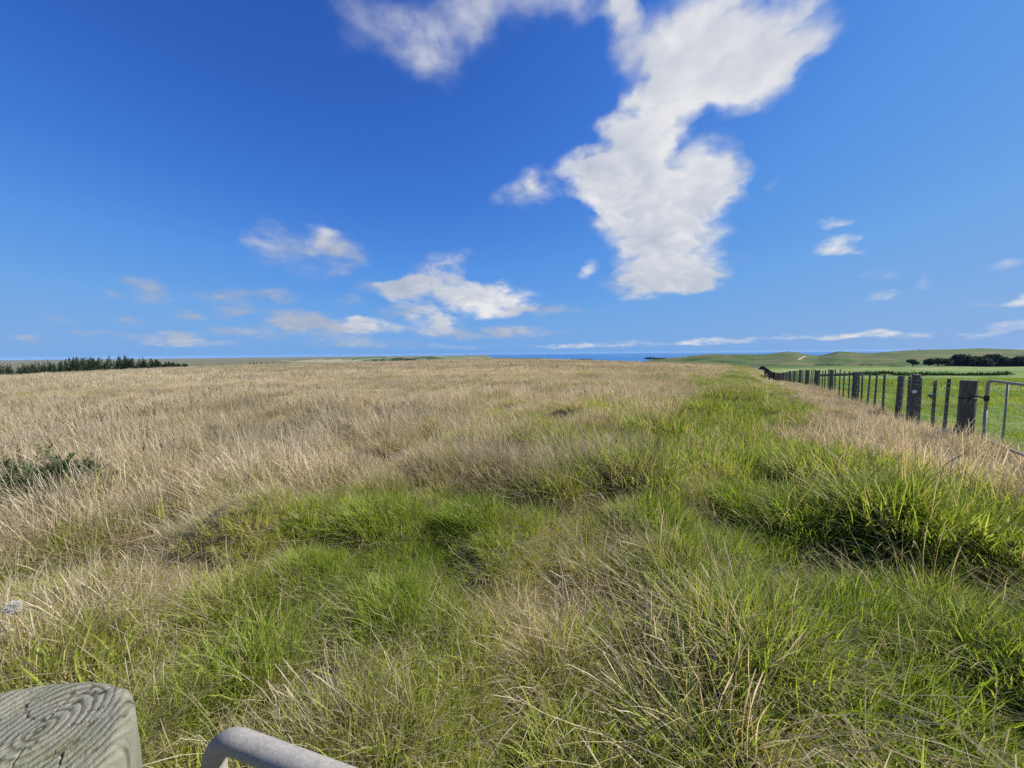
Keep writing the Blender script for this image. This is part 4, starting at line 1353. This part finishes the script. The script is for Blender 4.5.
def track():
    # pale worn track climbing the side of the knoll, lying on the slope
    a = [(798.5, 360.2), (800.5, 358.9), (803, 357.6), (805.2, 356.6)]
    mb = MB(); L_, R_ = [], []
    for px, py in a:
        # find the slope under the pixel
        r = ray(px, py); best = None
        for Y in np.arange(330, 800, 4.0):
            p = EYE + r * (Y / r[1])
            if p[2] <= tz(p[0], p[1]): best = p; break
        if best is None: best = EYE + r * (760 / r[1])
        for sd_, lst in ((-1.3, L_), (1.3, R_)):
            x, y = best[0] + sd_, best[1] - sd_ * .4
            lst.append((x, y, tz(x, y) + .25))
    n = len(L_)
    o = mesh_np('track', L_ + R_, [[k, n + k, n + k + 1, k + 1] for k in range(n - 1)], M_TRACK)
    tag(o, 'pale worn track on the green slope under the knoll', 'track', kind='structure')


M_TRACK = simple_mat('pale_track', [(.3, (.2, .175, .12)), (.7, (.28, .25, .18))], .2, .95)
track()


def bank_rushes():
    r = np.random.default_rng(90); V = []; Fs = []
    for _ in range(5200):
        bx = r.uniform(.80, 1.62); Y = 91.2 + 10 * float(fbm(np.array([bx * 92.]), np.array([0.]), 30, 3, 2.2)[0]) + r.normal(-.2, .5)
        X = bx * Y
        if fbm(np.array([X]), np.array([0.]), 12, 3, 21.)[0] < -.12: continue
        z = tzm(X, Y); H = r.uniform(.25, .65); w = r.uniform(.05, .1)
        t = np.array([r.normal(0, .12), r.normal(0, .12), H]); b = len(V); c = np.array([X, Y, z - .05]); s_ = np.array([w, r.normal(0, .04), 0])
        V.extend([c - s_, c + s_, c + t + s_ * .3, c + t - s_ * .3]); Fs.append([b, b + 1, b + 2, b + 3])
    o = mesh_np('rushes', V, Fs, M_GORSE)
    tag(o, 'dark line of rushes along the bank across the paddock', 'rushes', kind='stuff')


bank_rushes()

# ------------------------------------------------------------------ haze
def haze():
    V = []; B = 25500.0
    for z in (-92.0, 16.0):
        V += [(-B, -B, z), (B, -B, z), (B, B, z), (-B, B, z)]
    m, nt, out = mat('haze_air')
    v = N(nt, 'ShaderNodeVolumePrincipled'); v.inputs['Color'].default_value = (.42, .66, 1, 1); v.inputs['Density'].default_value = HAZE
    nt.links.new(v.outputs[0], out.inputs['Volume'])
    o = mesh_np('haze', V, [[3, 2, 1, 0], [4, 5, 6, 7], [0, 1, 5, 4], [1, 2, 6, 5], [2, 3, 7, 6], [3, 0, 4, 7]], m)
    tag(o, 'thin blue haze over the distant country', 'haze', kind='stuff')


HAZE = 1.7e-5
if HAZE: haze()

# ------------------------------------------------------------------ sun and sky
SUN_AZ, SUN_EL = math.radians(84), math.radians(39)
to_sun = Vector((math.sin(SUN_AZ) * math.cos(SUN_EL), math.cos(SUN_AZ) * math.cos(SUN_EL), math.sin(SUN_EL)))
sd = bpy.data.lights.new('sun', 'SUN'); sd.energy = 5.0; sd.angle = math.radians(.55); sd.color = (1, .95, .87)
so = bpy.data.objects.new('sun', sd); COL.objects.link(so)
so.rotation_euler = to_sun.to_track_quat('Z', 'Y').to_euler(); so.location = (30, 10, 40)

CLOUDS = [  # px, py, rx, ry, weight, brightness
    # lower lobe of the main cloud, its neck and the looser bank above it
    (652, 182, 70, 44, 1.0, 1), (640, 212, 54, 48, .9, .99), (668, 243, 52, 42, .9, .93), (648, 283, 46, 17, .9, .86), (702, 190, 38, 28, .85, 1.03), (600, 182, 38, 26, .9, 1.02), (698, 272, 36, 19, .85, .92),
    (722, 205, 22, 20, .5, 1), (640, 143, 34, 26, .9, 1), (652, 112, 50, 28, .9, 1), (688, 74, 66, 40, .8, .99), (732, 46, 74, 46, .8, 1), (690, 15, 84, 42, .7, .99), (796, 22, 56, 36, .34, .97), (780, 84, 36, 24, .42, 1),
    (745, 82, 44, 28, .55, 1), (612, 8, 26, 34, .7, 1), (640, 40, 30, 30, .3, .95),
    (425, 20, 72, 52, .27, .92), (440, 58, 30, 44, .30, .97), (520, 8, 96, 42, .30, .92), (392, 34, 44, 40, .2, .92), (578, 3, 50, 32, .36, .95), (480, 40, 60, 36, .18, .9),
    (530, 192, 28, 22, .62, 1), (495, 195, 14, 12, .30, 1), (588, 268, 13, 12, .5, .97), (780, 185, 20, 12, .24, .9), (722, 140, 32, 26, .26, .9), (605, 128, 22, 18, .26, .9),
    (836, 224, 22, 5, .42, 1), (838, 246, 27, 11, .56, 1), (858, 248, 12, 8, .4, 1), (880, 275, 24, 8, .42, 1), (884, 294, 18, 7, .5, 1), (931, 281, 16, 11, .36, 1), (1012, 268, 30, 8, .28, 1), (1020, 297, 24, 7, .46, 1),
    (985, 302, 40, 6, .26, .9), (1012, 327, 30, 5.5, .55, 1),
    # faint grey rags low on the left
    (295, 254, 80, 24, 0.36, 0.58), (321, 241, 14, 18, 0.44, 0.98), (268, 238, 22, 15, 0.28, 0.85), (345, 252, 34, 18, 0.34, 0.6), (155, 293, 30, 14, 0.59, 0.5), (228, 296, 34, 9, 0.59, 0.52), (272, 297, 28, 9, 0.56, 0.54), (232, 311, 26, 8, 0.5, 0.52),
    (442, 293, 60, 14, 0.85, 0.86), (494, 300, 40, 17, 1, 1.03), (405, 288, 26, 11, 0.84, 0.7), (450, 264, 20, 20, 0.5, 0.9), (428, 272, 24, 14, 0.42, 0.62), (436, 319, 28, 12, 0.8, 0.97), (372, 327, 36, 8, 0.72, 0.92), (352, 324, 11, 8, 0.6, 1.05),
    (398, 312, 28, 9, 0.48, 0.56), (300, 322, 36, 10, 0.59, 0.56), (335, 330, 44, 9, 0.53, 0.58), (262, 334, 30, 7, 0.5, 0.58), (226, 333, 24, 6, 0.5, 0.56), (172, 338, 34, 7, 0.64, 0.62), (120, 336, 20, 5, 0.48, 0.56), (88, 334, 22, 5, 0.53, 0.54), (30, 340, 26, 5, 0.48, 0.58), (105, 296, 22, 8, .4, .5), (190, 318, 26, 7, .46, .52), (130, 322, 20, 6, .4, .54), (60, 318, 24, 6, .36, .55), (365, 285, 18, 8, .34, .56), (490, 332, 90, 7, 0.64, 0.6), (545, 312, 44, 8, 0.5, 0.6),
    (360, 343, 70, 6, 0.5, 0.66), (290, 316, 30, 9, 0.53, 0.52), (350, 300, 18, 9, 0.36, 0.55), (200, 345, 60, 4, 0.42, 0.7), (460, 347, 70, 4, 0.3, 0.75),
    (620, 345, 70, 4, .34, .95), (690, 341, 30, 3.5, .44, 1), (740, 339, 30, 3.5, .46, 1), (790, 338, 28, 4, .5, 1), (835, 335, 24, 4.5, .55, 1), (872, 333, 24, 4.5, .58, 1), (925, 333, 40, 4.5, .48, 1), (975, 335, 30, 4, .4, 1), (560, 346, 40, 3, .34, .95)]


def azel(px, py):
    d = ray(px, py); d = d / np.linalg.norm(d)
    return math.atan2(d[0], d[1]), math.asin(d[2])


def build_world():
    w = bpy.data.worlds.new('World'); S.world = w; w.use_nodes = True
    nt = w.node_tree; nt.nodes.clear(); L = nt.links.new
    out = N(nt, 'ShaderNodeOutputWorld'); bg = N(nt, 'ShaderNodeBackground')
    bg.inputs[1].default_value = SKY_STR
    sky = N(nt, 'ShaderNodeTexSky'); sky.sky_type = 'NISHITA'; sky.sun_disc = False
    sky.sun_elevation = SUN_EL; sky.sun_rotation = SUN_AZ
    sky.altitude = 60; sky.air_density = AIR; sky.dust_density = DUST; sky.ozone_density = OZONE
    hsv = N(nt, 'ShaderNodeHueSaturation'); hsv.inputs['Saturation'].default_value = SKY_SAT; hsv.inputs['Hue'].default_value = SKY_HUE
    hsv.inputs['Value'].default_value = SKY_VAL
    L(sky.outputs[0], hsv.inputs['Color'])
    bw = N(nt, 'ShaderNodeRGBToBW'); L(sky.outputs[0], bw.inputs[0])
    pal = ramp(nt, SKY_PAL); L(math_n(nt, 'MULTIPLY', bw.outputs[0], SKY_STR), pal.inputs[0])
    palx = mixc(nt, 1.0, pal.outputs[0], (.335 / SKY_STR, .372 / SKY_STR, .448 / SKY_STR), 'MULTIPLY')
    gm = N(nt, 'ShaderNodeGamma'); gm.inputs[1].default_value = SKY_GAM
    L(hsv.outputs[0], gm.inputs[0])
    skyc = mixc(nt, .97, gm.outputs[0], palx)
    tc = N(nt, 'ShaderNodeTexCoord').outputs['Generated']
    sep = N(nt, 'ShaderNodeSeparateXYZ'); L(tc, sep.inputs[0])
    az = math_n(nt, 'ARCTAN2', sep.outputs[0], sep.outputs[1])
    el = math_n(nt, 'ARCSINE', sep.outputs[2])
    cp = N(nt, 'ShaderNodeCombineXYZ'); L(az, cp.inputs[0]); L(el, cp.inputs[1])
    # cloud-layer coordinates for the noise: finer towards the horizon
    dz = math_n(nt, 'MAXIMUM', math_n(nt, 'ADD', sep.outputs[2], .38), .05)
    np_ = N(nt, 'ShaderNodeCombineXYZ')
    L(math_n(nt, 'DIVIDE', sep.outputs[0], dz), np_.inputs[0]); L(math_n(nt, 'DIVIDE', sep.outputs[1], dz), np_.inputs[1])
    elw = math_n(nt, 'MULTIPLY_ADD', el, 1.0, .12)
    wn = noise(nt, 5, 5, .5, np_.outputs[0])
    sub = N(nt, 'ShaderNodeVectorMath', operation='SUBTRACT'); L(wn.outputs['Color'], sub.inputs[0]); sub.inputs[1].default_value = (.5, .5, .5)
    amp = N(nt, 'ShaderNodeVectorMath', operation='SCALE'); L(sub.outputs[0], amp.inputs[0])
    L(math_n(nt, 'MULTIPLY', math_n(nt, 'MAXIMUM', elw, .02), .34), amp.inputs['Scale'])
    sq = N(nt, 'ShaderNodeVectorMath', operation='MULTIPLY'); L(amp.outputs[0], sq.inputs[0]); sq.inputs[1].default_value = (1.15, .7, 0)
    wp = N(nt, 'ShaderNodeVectorMath', operation='ADD'); L(cp.outputs[0], wp.inputs[0]); L(sq.outputs[0], wp.inputs[1])
    P = wp.outputs[0]
    acc = None; accb = None
    for (px, py, rx, ry, wt, br) in CLOUDS:
        a0, e0 = azel(px, py)
        sa = (azel(px + rx, py)[0] - azel(px - rx, py)[0]) / 2 * CL_GROW
        se = abs(azel(px, py + ry)[1] - azel(px, py - ry)[1]) / 2 * CL_GROW
        mp = N(nt, 'ShaderNodeMapping'); mp.vector_type = 'POINT'
        mp.inputs['Scale'].default_value = (1 / sa, 1 / se, 0); mp.inputs['Location'].default_value = (-a0 / sa, -e0 / se, 0)
        L(P, mp.inputs[0])
        gr = N(nt, 'ShaderNodeTexGradient', gradient_type='SPHERICAL'); L(mp.outputs[0], gr.inputs[0])
        g = gr.outputs['Fac']
        acc = math_n(nt, 'MULTIPLY_ADD', g, wt * 1.5, acc if acc is not None else 0.0)
        accb = math_n(nt, 'MULTIPLY_ADD', g, wt * 1.5 * br, accb if accb is not None else 0.0)
    bright = math_n(nt, 'DIVIDE', accb, math_n(nt, 'MAXIMUM', acc, .001))
    n2 = noise(nt, 9, 7, .52, np_.outputs[0], .15)
    n3 = noise(nt, 3.4, 6, .5, np_.outputs[0], .1)
    # same noise a step towards the sun: thickness on the sunward side shades
    off = N(nt, 'ShaderNodeVectorMath', operation='ADD'); L(np_.outputs[0], off.inputs[0]); off.inputs[1].default_value = (.03, -.012, 0)
    n4 = noise(nt, 9, 7, .52, off.outputs[0], .15)
    nz = math_n(nt, 'MULTIPLY', math_n(nt, 'SUBTRACT', n2.outputs[0], .5), 1.8)
    nz = math_n(nt, 'MULTIPLY_ADD', math_n(nt, 'SUBTRACT', n3.outputs[0], .5), .9, nz)
    dn = math_n(nt, 'MULTIPLY_ADD', nz, math_n(nt, 'MULTIPLY_ADD', acc, 1.3, .12, clamp=True), acc)
    def billow(vec):
        wv = N(nt, 'ShaderNodeVectorMath', operation='MULTIPLY_ADD'); L(wn.outputs['Color'], wv.inputs[0]); wv.inputs[1].default_value = (.22, .22, .22); L(vec, wv.inputs[2])
        tot = None
        for sc_, am in ((8.0, 1.0), (17.0, .5), (36.0, .17)):
            v = noise(nt, sc_, 0, .5, wv.outputs[0])
            ab = math_n(nt, 'ABSOLUTE', math_n(nt, 'SUBTRACT', v.outputs[0], .5))
            tot = math_n(nt, 'MULTIPLY_ADD', ab, 2.6 * am, tot if tot is not None else -.55)
        return tot
    b0 = billow(np_.outputs[0]); b1 = billow(off.outputs[0])
    dn = math_n(nt, 'MULTIPLY_ADD', math_n(nt, 'MULTIPLY', b0, .6), math_n(nt, 'MULTIPLY_ADD', acc, 1.1, -.3, clamp=True), dn)
    sm = N(nt, 'ShaderNodeMapRange', interpolation_type='SMOOTHSTEP'); L(dn, sm.inputs[0])
    sm.inputs[1].default_value = .06; sm.inputs[2].default_value = 1.12
    lim = N(nt, 'ShaderNodeMapRange', interpolation_type='SMOOTHSTEP'); L(acc, lim.inputs[0]); lim.inputs[1].default_value = .0; lim.inputs[2].default_value = .45
    alpha = math_n(nt, 'MULTIPLY', sm.outputs[0], lim.outputs[0])
    alpha = math_n(nt, 'MULTIPLY', alpha, .95)
    sh = math_n(nt, 'SUBTRACT', n2.outputs[0], n4.outputs[0])
    lum = math_n(nt, 'MULTIPLY_ADD', sh, .3, .93)
    lum = math_n(nt, 'MULTIPLY_ADD', math_n(nt, 'SUBTRACT', b0, b1), .13, lum)
    thick = N(nt, 'ShaderNodeMapRange', interpolation_type='SMOOTHSTEP'); L(dn, thick.inputs[0]); thick.inputs[1].default_value = .8; thick.inputs[2].default_value = 2.2
    lum = math_n(nt, 'MULTIPLY_ADD', thick.outputs[0], -.07, lum)
    lum = math_n(nt, 'MULTIPLY_ADD', math_n(nt, 'SUBTRACT', n3.outputs[0], .5), .75, lum)
    lum = math_n(nt, 'MULTIPLY', lum, bright)
    lum = math_n(nt, 'MINIMUM', math_n(nt, 'MAXIMUM', lum, .35), 1.12)
    cc = ramp(nt, [(0, (.30, .38, .55)), (.5, (.52, .58, .70)), (.8, (.74, .77, .83)), (1, (.95, .95, .95))])
    L(math_n(nt, 'MULTIPLY_ADD', lum, 1.25, -.3), cc.inputs[0])
    ccs = mixc(nt, 1.0, cc.outputs[0], tuple([CL_BR] * 3), 'MULTIPLY')
    col = mixc(nt, alpha, skyc, ccs)
    L(col, bg.inputs[0]); L(bg.outputs[0], out.inputs[0])
    w.cycles.sampling_method = 'MANUAL'; w.cycles.sample_map_resolution = 512


SKY_PAL = [(.08, (.015, .068, .30)), (.13, (.032, .13, .49)), (.2, (.066, .235, .72)), (.32, (.138, .395, .87)), (.5, (.23, .51, .88)), (.8, (.31, .54, .85))]
SKY_STR, AIR, DUST, OZONE = .10, 1.0, .4, 2.5
SKY_SAT, SKY_HUE, SKY_VAL, SKY_GAM = 1.15, .5, 1.0, 1.0
CL_GROW, CL_BR = 1.3, 4.55
build_world()

# ------------------------------------------------------------------ render settings
S.render.engine = 'CYCLES'
S.view_settings.view_transform = 'Standard'
S.view_settings.look = 'None'
S.view_settings.exposure = 0.95
S.view_settings.gamma = 1.0
S.view_settings.use_curve_mapping = False
S.cycles.use_denoising = False
S.cycles.max_bounces = 6
S.cycles.diffuse_bounces = 3
S.cycles.glossy_bounces = 2
S.cycles.transmission_bounces = 4
S.cycles.volume_bounces = 0
S.cycles.transparent_max_bounces = 8
S.cycles.use_adaptive_sampling = False
